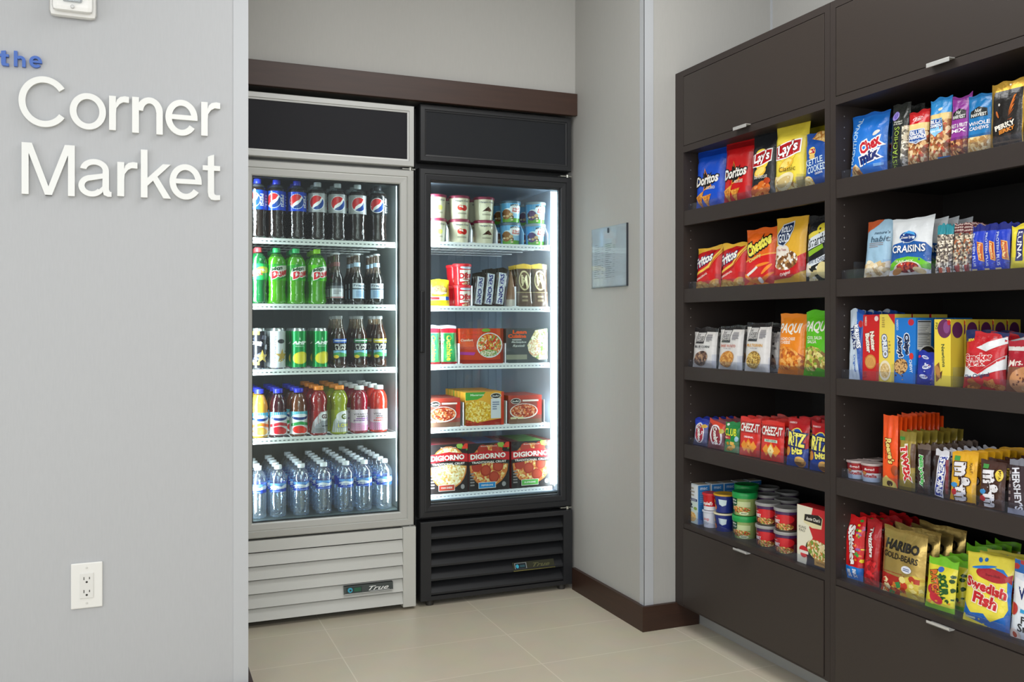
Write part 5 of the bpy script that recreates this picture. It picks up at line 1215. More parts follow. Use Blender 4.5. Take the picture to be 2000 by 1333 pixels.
# bottom shelf
S(4, 1642, 1680, 1004, 'fruit_candy_red', '#cf1a1e', 'candy_bag', 'red bag of fruit candies with a blue foot, next to the divider', 'candy bag', T=.035, lean=4, n=4, gap=.036, short='red bag of fruit candies')
S(4, 1682, 1711, 1012, 'licorice', '#b0141c', 'candy_bag', 'dark red bag of licorice twists', 'candy bag', T=.035, lean=4, n=4, gap=.036, short='dark red licorice bag')
S(4, 1712, 1798, 1033, 'gummy_gold', mat('#cdb066', .3, .75, .8, 30), 'gummy_bag', 'metallic gold bag of gummy bears', 'candy bag', T=.045, lean=5, n=3, gap=.045, short='gold bag of gummy bears')
S(4, 1801, 1859, 1088, 'sour_green', '#7cc82a', 'candy_bag', 'small yellow and lime bag of sour candy, front of its row', 'candy bag', T=.03, lean=8, short='lime sour candy bag', n=5, gap=.036)
S(4, 1874, 1966, 1080, 'fish_yellow', '#f0e04a', 'candy_bag', 'large yellow and blue bag of fish shaped candy', 'candy bag', T=.035, lean=7, n=2, gap=.035, short='yellow bag of fish candy')
S(4, 1875, 1925, 1062, 'sour_green', '#5a9a24', 'candy_bag', 'green candy bag in the dark behind the yellow fish candy', 'candy bag', T=.03, lean=6, dx=.12, n=3, gap=.035, short='green candy bag behind the fish candy')
S(4, 1966, 2040, 1095, 'fruit_snack', '#e4ebf4', 'fruit_snack_bag', 'white and blue bag of fruit snacks at the picture edge', 'snack bag', T=.035, lean=6, n=2, gap=.04, short='white and blue fruit snack bag')

# tubs and cups of the bottom left shelf
def tub(name, label, cat, px, dxc, r0, r1, H, z, art, base, lidc, lidh=.010, artspan=150, rot=0, lidr=None, short=None, band=None, xfront=XP, pull=None):
    """round tub with a lid; faces the aisle"""
    X = xfront + r1 + dxc
    y = y_at(px, X)
    r = empty(name, (X, y, z), -math.pi / 2); tag(r, label, cat)
    sleeve('cup', r, art, base, lin_rf(r0, .0005, r1, H - lidh * .6), artspan=artspan, rot=rot or 26)
    b = MB(); b.lathe([(r0 - .001, 0), (r0, .0008)], card(base), 24); b.build('base', r)
    b = MB(); lr = lidr or r1 + .0025
    b.lathe([(lr, H - lidh), (lr + .0006, H - lidh * .5), (lr, H - .001), (lr - .003, H), (lr - .006, H - .0012), (.001, H - .0012)], lidc if not isinstance(lidc, str) else mat(lidc, .35), 32, cap1=False, cap0=True)
    b.build('lid', r)
    return r
zb = ZBOT - .0015
FD = ['#c9602a', '#7a9a3a', '#e6c48a', '#8f3a20', '#d99a4a']
a_soup = [('r', 0, .62, 1, 1, '#c21a22'), ('r', 0, 0, 1, .25, '#dfe0e6'), ('t', "Campbell's", .45, .42, .62, .3, '#f7f4f2', {'shear': .3, 'bold': .03})]
a_soup_w = [('r', 0, .0, 1, .9, '#d4d8e2'), ('t', 'soup', .45, .5, .3, .2, '#c05a60'), *dashes(.3, .2, .6, .4, 3, '#9aa0ae')]
a_mac = [('p', [(.18, .95), (.3, .95), (.38, .4), (.3, .1), (.14, .1), (.1, .4)], '#3a2a44'), ('e', .24, .28, .12, .16, '#e0722a'), ('e', .24, .62, .05, .1, '#f0c04a'), ('p', [(.46, .78), (.72, .74), (.70, .46), (.58, .38), (.48, .48)], '#cfe0e6'), ('e', .20, .9, .06, .05, '#cfe0f4')]
a_hc = [('r', 0, 0, 1, .95, '#9ab06a'), ('r', .0, .45, .8, .72, '#c9d4a0'), ('p', [(.10, .86), (.44, .90), (.42, .52), (.28, .40), (.12, .50)], '#12502c'), ('t', 'Healthy', .27, .76, .26, .12, '#e6efe4', {'bold': .02}), ('t', 'Choice', .27, .63, .26, .12, '#e6efe4', {'bold': .02}), ('e', .45, .30, .36, .16, food(FD, 110)), ('e', .62, .12, .14, .08, '#dfe8c0'), ('t', 'BEEF', .62, .12, .16, .06, '#2a4a24'), ('r', 0, 0, .3, .25, '#2f7a4a')]
a_ch = [('r', 0, .80, 1, .97, '#4a2c5a'), ('r', 0, .10, 1, .80, '#7a1c28'), ('e', .56, .58, .30, .22, '#d0262e'), ('t', 'CHUNKY', .26, .45, .36, .18, '#f0ecec', {'bold': .05}), ('t', "Campbell's", .2, .64, .3, .08, '#e9c8c8'), ('e', .56, .22, .28, .16, food(FD, 130)), *dashes(.08, .15, .3, .32, 3, '#b89a9a', 4), ('r', 0, 0, 1, .07, '#4c463c')]
grey_lid = mat('#9b9a98', .35); clear_lid = mat('#8d8c8b', .3)
tub('soup_cup', 'red and white soup cup stacked on top, beside the blue cartons', 'soup cup', 1388, .0, .024, .0275, .062, zb + .063, a_soup, '#c21a22', '#c8202a', .008, 170)
tub('soup_cup', 'lower soup cup showing its pale band, beside the blue cartons', 'soup cup', 1388, .0, .024, .0275, .062, zb, a_soup_w, '#c9ced8', '#c9ced8', .006, 170)
tub('pasta_cup', 'dark blue pasta cup with a yellow rim, upper of two', 'pasta cup', 1415, .004, .030, .036, .066, zb + .067, a_mac, '#22307e', '#d8a62a', .006, 190)
tub('pasta_cup', 'dark blue pasta cup, lower of two', 'pasta cup', 1415, .004, .030, .036, .066, zb, a_mac, '#22307e', '#d9d2b0', .006, 190)
for n_, (px, dx_) in enumerate(((1455, .002),)):
    tub('meal_tub', 'green lidded meal tub, upper of two in the front', 'meal tub', px, dx_, .036, .0415, .079, zb + .080, a_hc, '#a4b878', '#1c9a4a', .020, 180, lidr=.043)
    tub('meal_tub', 'green lidded meal tub, lower of two in the front', 'meal tub', px, dx_, .036, .0415, .079, zb, a_hc, '#a4b878', '#1c9a4a', .020, 180, lidr=.043)
tub('meal_tub', 'green lidded meal tub behind the front pair, upper one', 'meal tub', 1458, .095, .036, .0415, .079, zb + .080, a_hc, '#a4b878', '#1c9a4a', .020, 180, lidr=.043)
tub('meal_tub', 'green lidded meal tub behind the front pair, lower one', 'meal tub', 1458, .095, .036, .0415, .079, zb, a_hc, '#a4b878', '#1c9a4a', .020, 180, lidr=.043)
for px, wd in ((1500, 'beside the green tubs'), (1537, 'beside the noodle carton')):
    for dx_, dw in ((.0, 'front'), (.09, 'middle'), (.18, 'back')):
        for zz, uw in ((.074, 'upper'), (0, 'lower')):
            tub('soup_bowl', '%s dark red soup bowl with grey lid in the %s row %s' % (uw, dw, wd), 'soup bowl', px, dx_, .035, .0385, .073, zb + zz, a_ch, '#5c1c26', grey_lid, .010, 175, lidr=.041)
# hazelnut spread cups, right cabinet
a_nut = [('r', 0, .55, 1, .95, '#a82028'), ('t', '&go!', .5, .72, .4, .18, '#f4e4e0', {'bold': .03}), ('r', 0, .25, 1, .52, '#ece8e6'), ('t', 'nutella', .5, .36, .6, .2, '#b81c20', {'bold': .04}), ('r', 0, 0, 1, .25, '#b8c8dc'), ('e', .3, .5, .1, .1, '#d98a3a')]
z3 = SHELFZ[3] - .0025
for px, wd in ((1675, 'nearest the divider'), (1704, 'beside the orange packets')):
    for dx_, dw in ((.0, 'front'), (.068, 'second')):
        tub('spread_cup', 'small red and white spread cup, %s row, %s' % (dw, wd), 'spread cup', px, dx_, .025, .0285, .052, z3, a_nut, '#7c241e', mat('#b8a8a4', .3), .006, 150)

# clear dividers along every shelf
names = ['top', 'second', 'third', 'fourth', 'bottom']
cL = [[1405, 1460, 1508, 1560], [1400, 1446, 1505, 1566], [1394, 1444, 1505, 1563], [1377, 1411, 1440, 1481, 1529, 1574], [1365, 1400, 1434, 1482, 1520, 1555]]
cR = [[1726, 1766, 1807, 1848, 1885, 1932], [1672, 1729, 1816, 1857, 1893, 1968], [1683, 1716, 1746, 1788, 1824, 1866, 1958], [1661, 1721, 1752, 1785, 1818, 1850, 1904, 1962], [1681, 1711, 1799, 1868, 1969]]
for i in range(5):
    tray(cabL[0], cabL[1], SHELFZ[i], cL[i], 'clear plastic divider strip along the %s shelf of the cabinet by the pillar' % names[i])
    tray(cabR[0], cabR[1], SHELFZ[i], cR[i], 'clear plastic divider strip along the %s shelf of the far right cabinet' % names[i])
# ================================================================= DRINKS
cola = mat('#150a06', .07, 0, 1.0, 45, .7, .5)
pet = clear('clear_pet', '#e3ebec', .06, .04, 1.2, .3)
M_green = clear('lime_liquid', '#6fd01a', .55, .05, 1.0, .3)
LIQ = {}
def liquid(h, body=.6):
    if (h, body) not in LIQ: LIQ[(h, body)] = clear('liquid_' + h.strip('#') + str(int(body * 100)), h, body * .8, .04, 1.2, .5, 1.75)
    return LIQ[(h, body)]
def bottle(name, prof, H, liq, top, lvl, lab=None, cap=('#fff', .0145, .017), neck=None, rot=0, extra_lab=None):
    """prof: (radius, height fraction) pairs; lab: (v0, v1, art, base colour)"""
    r = empty(name)
    P = [(a, c * H) for a, c in prof]
    capz = H - cap[2]
    P = [p for p in P if p[1] <= capz] 
    def rad(z):
        for (a, c), (d, e) in zip(P, P[1:]):
            if c <= z <= e: return a + (d - a) * (z - c) / max(1e-6, e - c)
        return P[-1][0] if z > P[-1][1] else P[0][0]
    zl = lvl * H
    lo = [p for p in P if p[1] < zl] + [(rad(zl), zl)]
    hi = [(rad(zl), zl)] + [p for p in P if p[1] > zl]
    b = MB()
    b.lathe(lo, liq, 24, cap1=liq is not top)
    if len(hi) > 1: b.lathe(hi, top, 24, cap0=False, cap1=False)
    b.build('body', r)
    if cap[1]:
        b = MB(); b.lathe([(cap[1] * .97, capz), (cap[1], capz + .001), (cap[1], H - .002), (cap[1] * .9, H)], mat(cap[0], .35), 20, fac=lambda a, z: 1 + .012 * math.sin(a * 30))
        b.build('cap', r)
    for L_ in ([lab] if lab else []) + (extra_lab or []):
        v0, v1, art, base = L_[:4]
        z0, z1 = v0 * H, v1 * H
        rr = max(rad(z0 + (z1 - z0) * k / 6) for k in range(7)) if (len(L_) < 5) else None
        rf = (lambda v, z0=z0, z1=z1, rr=rr: (rr + .0005, z0 + (z1 - z0) * v)) if rr else (lambda v, z0=z0, z1=z1: (rad(z0 + (z1 - z0) * v) + .0006, z0 + (z1 - z0) * v))
        sleeve('label', r, art, base, rf, artspan=170, rot=rot, nz=4, m=base if not isinstance(base, str) else None, cuts=(14, 3))
    return r
soda = [(.026, 0), (.033, .012), (.0355, .04), (.0358, .10), (.0340, .145), (.0350, .18), (.0318, .235), (.0338, .275), (.0318, .315), (.0345, .37), (.0338, .40), (.0358, .44), (.036, .47), (.036, .80), (.033, .84), (.025, .885), (.016, .915), (.0135, .93), (.0135, 1)]
dew = [(.026, 0), (.033, .012), (.036, .04), (.0368, .09), (.0345, .13), (.0358, .165), (.0325, .21), (.0345, .25), (.0325, .29), (.0352, .34), (.0345, .37), (.0365, .41), (.0365, .72), (.034, .78), (.027, .84), (.018, .895), (.0135, .92), (.0135, 1)]
glassb = [(.024, 0), (.0275, .01), (.0275, .47), (.026, .53), (.018, .62), (.0135, .69), (.0125, .85), (.0125, .95), (.014, .96), (.014, 1)]
teab = [(.027, 0), (.0305, .01), (.0305, .12), (.0285, .17), (.0285, .54), (.0305, .58), (.0265, .67), (.0185, .77), (.0135, .86), (.0125, .95), (.0125, 1)]
juiceb = [(.026, 0), (.0325, .015), (.0335, .05), (.0335, .53), (.0315, .57), (.0335, .62), (.030, .72), (.0235, .82), (.018, .88), (.0165, 1)]
sportb = [(.026, 0), (.0335, .015), (.0345, .05), (.0335, .50), (.0305, .53), (.0325, .56), (.0305, .59), (.0345, .64), (.035, .69), (.0345, .74), (.029, .82), (.022, .88), (.018, .90), (.018, 1)]
vitb = [(.026, 0), (.034, .015), (.0355, .04), (.0355, .50), (.0335, .54), (.0355, .58), (.0355, .66), (.033, .77), (.026, .86), (.019, .90), (.018, 1)]
def ribs(z0, z1, n, r, d=.0018):
    o = []
    for k in range(n):
        a = z0 + (z1 - z0) * k / n; st = (z1 - z0) / n
        o += [(r, a), (r - d, a + st * .5)]
    return o
waterb = [(.024, 0), (.0300, .012), (.0312, .04)] + ribs(.06, .46, 7, .0315) + [(.0315, .47), (.0305, .49), (.0305, .66), (.0322, .68), (.0322, .73), (.0295, .80), (.0225, .865), (.0145, .905), (.0125, .92), (.0125, 1)]
canp = [(.023, 0), (.026, .004), (.0302, .035), (.0305, .06), (.0305, .93), (.0285, .965), (.0262, .99), (.0268, 1), (.0255, 1), (.0250, .988), (.001, .986)]
globe = lambda cx, cy, r, W, H, out='#e9eef2': [('e', cx, cy, r * 1.09, r * 1.09 * W / H, out), ('e', cx, cy, r, r * W / H, '#f4f6f8'),
    ('p', [(cx + r * math.cos(a), cy + r * W / H * math.sin(a)) for a in [math.radians(x) for x in range(48, 238, 15)]] + [(cx - r * .45, cy - r * W / H * .30), (cx - r * .05, cy + r * W / H * .02), (cx + r * .35, cy + r * W / H * .22)], '#d0282c'),
    ('p', [(cx + r * math.cos(a), cy + r * W / H * math.sin(a)) for a in [math.radians(x) for x in range(238, 395, 13)]] + [(cx + r * .55, cy + r * W / H * .0), (cx + r * .15, cy - r * W / H * .42), (cx - r * .2, cy - r * W / H * .6)], '#17408c')]
LW, LH = .036 * math.radians(170), .075
gl = lambda cx, out: globe(cx, .5, .26, LW, LH, out)
a_pepsi = gl(.33, '#cfdcf6') + [('t', 'PEPSI', .66, .5, .62, .13, '#dfe8f7', {'rot': -90, 'bold': .03}), *dashes(.8, .2, .95, .8, 4, '#7f9fe6', 3)]
a_diet = gl(.45, '#eef0f2') + [('r', .0, .08, .08, .92, '#d8dbde'), ('t', 'diet', .84, .5, .4, .09, '#58626c', {'rot': -90}), *dashes(.9, .1, .98, .9, 6, '#9aa2a8', 3)]
a_zero = gl(.40, '#e9ecef') + [('t', 'PEPSI MAX', .76, .5, .8, .10, '#d9dcde', {'rot': -90, 'bold': .02}), *dashes(.86, .1, .96, .9, 6, '#7d8388', 3)]
a_dew = [('p', [(0, .15), (0, .9), (.4, 1), (1, .9), (1, .3), (.5, 0)], '#1f7a2c'), ('e', .5, .5, .55, .42, '#2f9a2a', 25), ('p', [(.16, .30), (.24, .74), (.60, .90), (.94, .94), (.92, .56), (.55, .30), (.3, .12)], '#d3d8d0'), ('t', 'Mtn', .44, .70, .44, .24, '#2a4a2c', {'rot': 14, 'bold': .05, 'shear': .2}), ('t', 'Dew', .58, .44, .72, .44, '#c8202c', {'rot': 16, 'bold': .08, 'shear': .3, 'out': '#f2f2ee', 'ow': .07})]
a_dew2 = [('r', 0, 0, 1, 1, '#5cc418')] + a_dew[1:]
a_siest = [('e', .5, .5, .6, .45, '#2cb85a'), ('e', .66, .62, .26, .2, '#d8e04a'), ('e', .3, .4, .26, .2, '#e9efe0'), ('t', 'Sierra', .4, .56, .6, .24, '#f2f6ee', {'rot': 12, 'bold': .03}), ('t', 'Mist', .42, .34, .4, .22, '#d8503a', {'rot': 12, 'bold': .03})]
a_coffee = [('r', .08, 0, .92, .80, '#c8ccd0'), ('r', .08, .62, .92, .80, '#6a6e74'), *dashes(.3, .25, .7, .56, 4, '#7d8086', 2), ('r', .1, .03, .9, .08, '#a0403a')]
a_coffee_b = [('r', .08, 0, .92, .80, '#b4d0ea'), ('r', .08, .66, .92, .98, '#cfd8e2'), ('t', 'Frappe', .5, .82, .7, .18, '#3c4a5c'), ('r', .08, .58, .92, .66, '#4a5662'), *dashes(.25, .1, .75, .5, 4, '#7fa4cc', 5)]
a_star_k = [('r', 0, 0, 1, 1, '#16151c'), ('c', 0, .1, 1, .95, 12, .16, ['#c9ccd4', '#5a5c6c', '#2a2c3c'], 4), ('p', [(.62 + (.34 if i % 2 == 0 else .13) * math.sin(i * math.pi / 5), .30 + (.2 if i % 2 == 0 else .075) * math.cos(i * math.pi / 5)) for i in range(10)], '#d0b45a'), ('t', 'ROCKSTAR', .3, .68, .6, .09, '#e6e8ee', {'bold': .04, 'rot': 0}), ('r', 0, .08, .5, .16, '#c8b04a'), ('r', 0, .90, .5, 1, '#d8c84a')]
a_star_w = [('r', 0, 0, 1, 1, '#ccd0d4'), ('t', 'ROCKSTAR', .28, .5, .74, .22, '#8c9098', {'rot': 88, 'bold': .03}), ('p', [(.66 + (.32 if i % 2 == 0 else .12) * math.sin(i * math.pi / 5), .32 + (.2 if i % 2 == 0 else .075) * math.cos(i * math.pi / 5)) for i in range(10)], '#b89c4a'), ('e', .62, .72, .16, .06, '#3a3c40'), ('c', .4, .1, 1, .5, 8, .06, ['#e9ecef', '#8c8e94', '#c9a83a'], 4)]
a_amp = [('e', .56, .26, .38, .17, '#d8d02e', 8), ('e', .50, .25, .30, .14, '#e6dc3c', 8), ('t', 'AMP', .5, .68, .66, .085, '#e9f4ec', {'bold': .05, 'shear': .2}), ('r', .3, .625, .72, .635, '#e9f4ec'), ('t', 'ENERGY', .5, .58, .36, .03, '#bfe4cc'), ('p', [(.47, .76), (.5, .84), (.54, .76)], '#cfe8d4')]
def a_tea(c): return [('r', .12, .80, .88, 1, c), ('r', .12, .0, .88, .80, '#1d1a1c'), ('t', 'PURE', .5, .68, .56, .12, '#dfe0da', {'bold': .02}), ('t', 'LEAF', .5, .53, .5, .12, '#dfe0da', {'bold': .02}), ('r', .14, .14, .86, .44, '#7fb8d8'), ('p', [(.14, .14), (.14, .30), (.4, .36), (.86, .26), (.86, .14)], '#4a9a5a'), ('e', .28, .14, .12, .08, '#e6c83a'), ('r', .2, .88, .8, .93, '#dfe6ec')]
def a_os(top, band, fruit, fc2): return [('r', 0, .72, 1, 1, top), ('e', .5, .72, .40, .17, '#e6eef4'), ('e', .5, .74, .34, .12, '#16357a'), ('e', .5, .80, .3, .06, '#e6eef4'), ('p', [(.1, .46), (.5, .56), (.9, .46), (.9, .34), (.5, .42), (.1, .34)], band), ('r', 0, 0, 1, .32, '#e9ecee'), ('e', .45, .20, .26, .17, fruit), ('e', .62, .16, .18, .13, fc2)]
a_g2 = [('p', [(.1, 0), (.2, .5), (.5, .95), (1, 1), (1, 0)], '#b9bcc0'), ('p', [(.16, .0), (.3, .35), (.6, .6), (1, .62), (1, 0)], '#8d9096'), ('e', .66, .74, .24, .2, '#dcdee0'), ('t', 'G2', .66, .74, .26, .2, '#5e3a3c', {'bold': .05}), ('r', .55, .28, .95, .33, '#3c3e42'), *dashes(.3, .05, .8, .22, 3, '#6c6e74', 3)]
a_g2y = [('p', [(.1, 0), (.2, .5), (.5, .95), (1, 1), (1, 0)], '#c2c6c8'), ('e', .6, .70, .30, .25, '#dcdee0'), ('t', 'G', .6, .70, .22, .26, '#5e6a2c', {'bold': .06}), ('r', .3, .18, .95, .42, '#9aa0a4'), ('t', 'LOW', .62, .3, .5, .16, '#d8d44a', {'bold': .03})]
a_vit = lambda s, c: [('p', [(0, .0), (1, .0), (1, .22), (0, .4)], '#d98ab4'), ('t', 'vitamin', .5, .80, .6, .11, '#4a3a40', {'bold': 0}), ('t', 'water', .56, .68, .5, .08, '#4a3a40'), ('r', .3, .56, .8, .60, c), ('t', s, .5, .48, .6, .09, c), *dashes(.2, .1, .8, .4, 3, '#d9a0c4', 3)]
a_aqua = [('r', 0, .72, 1, 1, '#6aa8e8'), ('p', [(0, .55), (.3, .8), (.6, .62), (.8, .86), (1, .7), (1, .5), (0, .45)], '#dfeaf6'), ('t', 'Aquafina', .5, .40, .84, .24, '#e4ecf8', {'bold': .04, 'rot': 4}), *dashes(.2, .06, .8, .18, 1, '#8aa8e4', 3)]

LN = ['leftmost', 'second from left', 'third from left', 'middle', 'third from right', 'second from right', 'rightmost']
DEEP = ['front', 'second', 'third', 'fourth', 'fifth', 'sixth', 'seventh']
def lane(proto, px, z, r, rows, desc, cat, group, where, gap=.004, yaw=0.0, y0=3.572):
    Y = y0 + r
    x = x_at(px, Y)
    proto.location = (x, Y, z)
    proto.rotation_euler = (0, 0, math.radians(yaw))
    tag(proto, '%s, front of %s lane' % (desc, where), cat, group)
    for k in range(1, rows):
        c = copy_tree(proto)
        c.location = (x + SEED.uniform(-.001, .001), Y + k * (2 * r + gap), z)
        c.rotation_euler = (0, 0, math.radians(SEED.uniform(-40, 40)))
        c['label'] = '%s, %s in %s lane' % (desc, DEEP[k], where)
pets = liquid('#dfe6e8', .05)
# shelf 1: cola bottles
px1 = [503, 540, 580, 620, 659, 698, 738]
for i, px in enumerate(px1):
    if i < 3: a, base, cp, d, g = a_pepsi, '#1746c8', '#2233b8', 'cola bottle with a blue label and blue cap', 'cola bottles with blue labels'
    elif i < 6: a, base, cp, d, g = a_diet, '#a9adb0', '#c3ccd0', 'cola bottle with a silver label and pale cap', 'cola bottles with silver labels'
    else: a, base, cp, d, g = a_zero, '#141518', '#2c2e32', 'cola bottle with a black label and dark cap', 'cola bottles with black labels'
    p = bottle('cola_bottle', soda, .229, cola, pet, .86, (.475, .80, a, base), (cp, .0148, .018), rot=[-8, 2, 18, -6, 2, 6, -2][i])
    lane(p, px, SHZ[0] + .001, .036, 3, d, 'bottle', g, LN[i])
# shelf 2
for i, px in enumerate([504, 540, 578, 619]):
    if i == 0: p = bottle('lemon_soda_bottle', dew, .217, liquid('#0e7a3c', .6), liquid('#1f9a50', .35), .84, (.42, .71, a_siest, '#14a04c'), ('#d84a50', .0148, .018)); d = 'deep green lemon soda bottle with a red cap'; g = 'deep green soda bottles'
    else:
        p = bottle('citrus_soda_bottle', dew, .217, liquid('#5fc414', .62), liquid('#4aae22', .35), .84, (.42, .71, a_dew if i < 3 else a_dew2, '#48b41c'), ('#2cae62' if i < 3 else '#8cd018', .0148, .018), rot=[0, 2, 14, 10][i])
        d = 'bright green citrus soda bottle, %s cap' % ('sea green' if i < 3 else 'lime'); g = 'bright green soda bottles, %s caps' % ('sea green' if i < 3 else 'lime')
    lane(p, px, SHZ[1] + .001, .0365, 3, d, 'bottle', g, 'leftmost four lanes' if False else LN[i] + ' soda')
coff = mat('#15110f', .07, 0, .5, 40, .7, .5)
for i, (px, n) in enumerate(((657, 3), (697, 3), (735, 3))):
    p = bottle('coffee_bottle', glassb, .205, coff, liquid('#a08c7c', .25), .62, (.12, .42, a_coffee if i == 0 else a_coffee_b, '#23262a'), ('#b9bcc0' if i == 0 else '#c8ccd0', .0145, .007),
               extra_lab=[(.74, .82, [], '#8c5a58' if i == 0 else '#b8d4ee', 1)], rot=[0, 22, 6][i])
    lane(p, px, SHZ[1] + .001, .0275, n, 'small dark coffee bottle with a %s label' % ('grey' if i == 0 else 'pale blue'), 'bottle', 'coffee bottles with %s labels' % ('grey' if i == 0 else 'pale blue'), ['left coffee', 'middle coffee', 'right coffee'][i], gap=.008)
# shelf 3: cans and teas
def can(art, base, rot=0):
    r = empty('drink_can')
    H = .157
    b = MB(); pr = [(a, c * H) for a, c in canp]
    b.lathe(pr[:3], mat('#b8bcc0', .25, .9), 28, cap1=False); b.lathe(pr[4:], mat('#c4c8ca', .22, .9), 28, cap0=False)
    b.build('can_ends', r)
    m = mat(base, .25, .35)
    sleeve('can_body', r, art, base, lin_rf(.0303, .035 * H, .0303, .93 * H), artspan=170, rot=rot, m=m, cuts=(14, 4))
    b = MB(); b.box(-.007, .007, -.012, .012, .9885 * H, .9935 * H, mat('#c9ccce', .2, .9), .0015); b.build('pull_tab', r)
    return r
for i, px in enumerate([505, 542, 583, 625]):
    a, base = [(a_star_k, '#1a1920'), (a_star_w, '#c3c7cb'), (a_amp, '#0f9a4a'), (a_amp, '#0f9a4a')][i]
    p = can(a, base, [0, 0, 0, 6][i])
    d = ['black energy drink can with a gold star', 'silver white energy drink can with a gold star', 'green energy drink can with a lemon picture', 'green energy drink can with a lemon picture'][i]
    lane(p, px, SHZ[2] + .001, .0305, 3, d, 'can', d.replace('can', 'cans', 1) if False else d, ['leftmost', 'second', 'third', 'fourth'][i] + ' can')
for i, px in enumerate([662, 702, 740]):
    c = ['#2a62c0', '#1f7a40', '#d8c83a'][i]; nm = ['blue', 'green', 'yellow'][i]
    p = bottle('iced_tea_bottle', teab, .205, liquid('#4a2410', .55), liquid('#c9b49a', .12), .76 if i < 2 else .84, (.16, .56, a_tea(c), clear('clear_sleeve', '#c9c4be', .1, .1)), ('#c9c4ba', .0, .001), rot=6)
    b = MB(); b.lathe([(.0132, .193), (.0142, .1945), (.0142, .2045), (.013, .2055)], clear('clear_cap', '#d9dcdc', .35, .1), 20); b.build('cap', p)
    lane(p, px, SHZ[2] + .001, .0315, 3, 'iced tea bottle with a %s topped label' % nm, 'bottle', 'iced tea bottles with %s topped labels' % nm, nm + ' tea')
# shelf 4: juices
J = [(506, 'juice_bottle', juiceb, '#f0c040', .8, a_os('#3ab0d8', '#e0742a', '#f0a03a', '#f0c060'), '#e9d8c0', '#2a34c8', 'orange juice bottle with a royal blue cap', .186),
     (543, 'juice_bottle', juiceb, '#4a0f1c', .7, a_os('#3aa0d0', '#c02a34', '#b81c2c', '#d03a3a'), '#dfe0e2', '#2a34c8', 'dark cranberry juice bottle with a blue cap', .186),
     (583, 'juice_bottle', juiceb, '#8a4a1c', .6, a_os('#2cb0c8', '#2a9a4a', '#d8281e', '#e03a28'), '#dfe6e0', '#2a34c8', 'apple juice bottle with green label, blue cap', .186),
     (622, 'sports_drink_bottle', sportb, '#b41414', .72, a_g2, liquid('#b41414', .7), '#f08a1c', 'red sports drink bottle with an orange cap', .193),
     (662, 'sports_drink_bottle', sportb, '#b8c41c', .72, a_g2y, liquid('#b8c41c', .7), '#f0922a', 'yellow green sports drink bottle with an orange cap', .193),
     (701, 'vitamin_drink_bottle', vitb, '#b01232', .68, a_vit('power-c', '#7a2a8c'), '#e0d0da', '#e4e6e6', 'crimson vitamin drink bottle with a white cap', .190),
     (739, 'vitamin_drink_bottle', vitb, '#d83418', .68, a_vit('essential', '#d83a2c'), '#e6d4de', '#e4e6e6', 'orange red vitamin drink bottle with a white cap', .190)]
for i, (px, nm, pr, lc, bd, art, base, cp, d, H) in enumerate(J):
    lab = {0: (.05, .52), 1: (.05, .52), 2: (.05, .52), 3: (.05, .50), 4: (.05, .50), 5: (.06, .50), 6: (.06, .50)}[i]
    p = bottle(nm, pr, H, liquid(lc, bd), liquid(lc, bd * .8), .84, (lab[0], lab[1], art, base), (cp, .0185 if i < 3 else .0195, .017), rot=5)
    lane(p, px, SHZ[3] + .001, .0345 if i > 2 else .0335, 4, d, 'bottle', d.split(' with')[0].replace('bottle', 'bottles') + ' in one lane', LN[i], gap=.035)
# bottom: water
water = clear('water_bottle_plastic', '#e6eef6', .035, .04, 1.5, .6, 1.9)
for i, px in enumerate([504, 543, 588, 632, 675, 711, 750]):
    p = bottle('water_bottle', waterb, .199, water, water, .80, (.49, .66, a_aqua, '#2448b8'), ('#e6ecf2', .0145, .016), rot=[-10, 0, 8, 14, 20, 6, -4][i])
    lane(p, px, PS['floor'] + .002 - .006, .0322, [4, 5, 6, 6, 7, 7, 7][i], 'clear water bottle with a blue label and white cap', 'bottle', 'water bottles on the cooler floor', LN[i], gap=.006)

# ================================================================= FREEZER
def pint(name, art, base, lidc, r0=.037, r1=.0435, H=.0985, artspan=150, rot=0):
    r = empty(name)
    sleeve('cup', r, art, base, lin_rf(r0, .001, r1, H - .006), artspan=artspan, rot=rot)
    b = MB(); b.lathe([(r0 - .001, 0), (r0, .001)], card(base), 24); b.build('base', r)
    b = MB(); lr = r1 + .0022
    b.lathe([(lr, H - .012), (lr + .0004, H - .005), (lr - .0005, H - .0015), (lr - .003, H), (lr - .006, H - .0014), (.001, H - .0014)], mat(lidc, .4), 32, cap1=False)
    b.build('lid', r)
    return r
a_hd = lambda f: [('t', 'Haagen-Dazs', .5, .80, .58, .09, '#2f3c5c', {'bold': .02}), ('e', .5, .79, .36, .07, '#d9d2be') if False else ('r', .25, .745, .75, .75, '#a8905a'), *f, *dashes(.3, .2, .7, .28, 2, '#8c8478', 2)]
f_van = [('e', .40, .48, .16, .13, '#e6e08a'), ('e', .56, .46, .12, .11, '#d9d470')]
f_str = [('e', .42, .50, .12, .12, '#d8382c'), ('e', .58, .49, .13, .13, '#c42a24'), ('e', .42, .56, .06, .03, '#e9e2d0'), ('p', [(.5, .6), (.54, .5), (.46, .5)], '#f0ece0')]
f_cho = [('p', [(.3, .38), (.56, .62), (.62, .42)], '#4a2a1e'), ('p', [(.55, .38), (.6, .58), (.74, .40)], '#6a4030')]
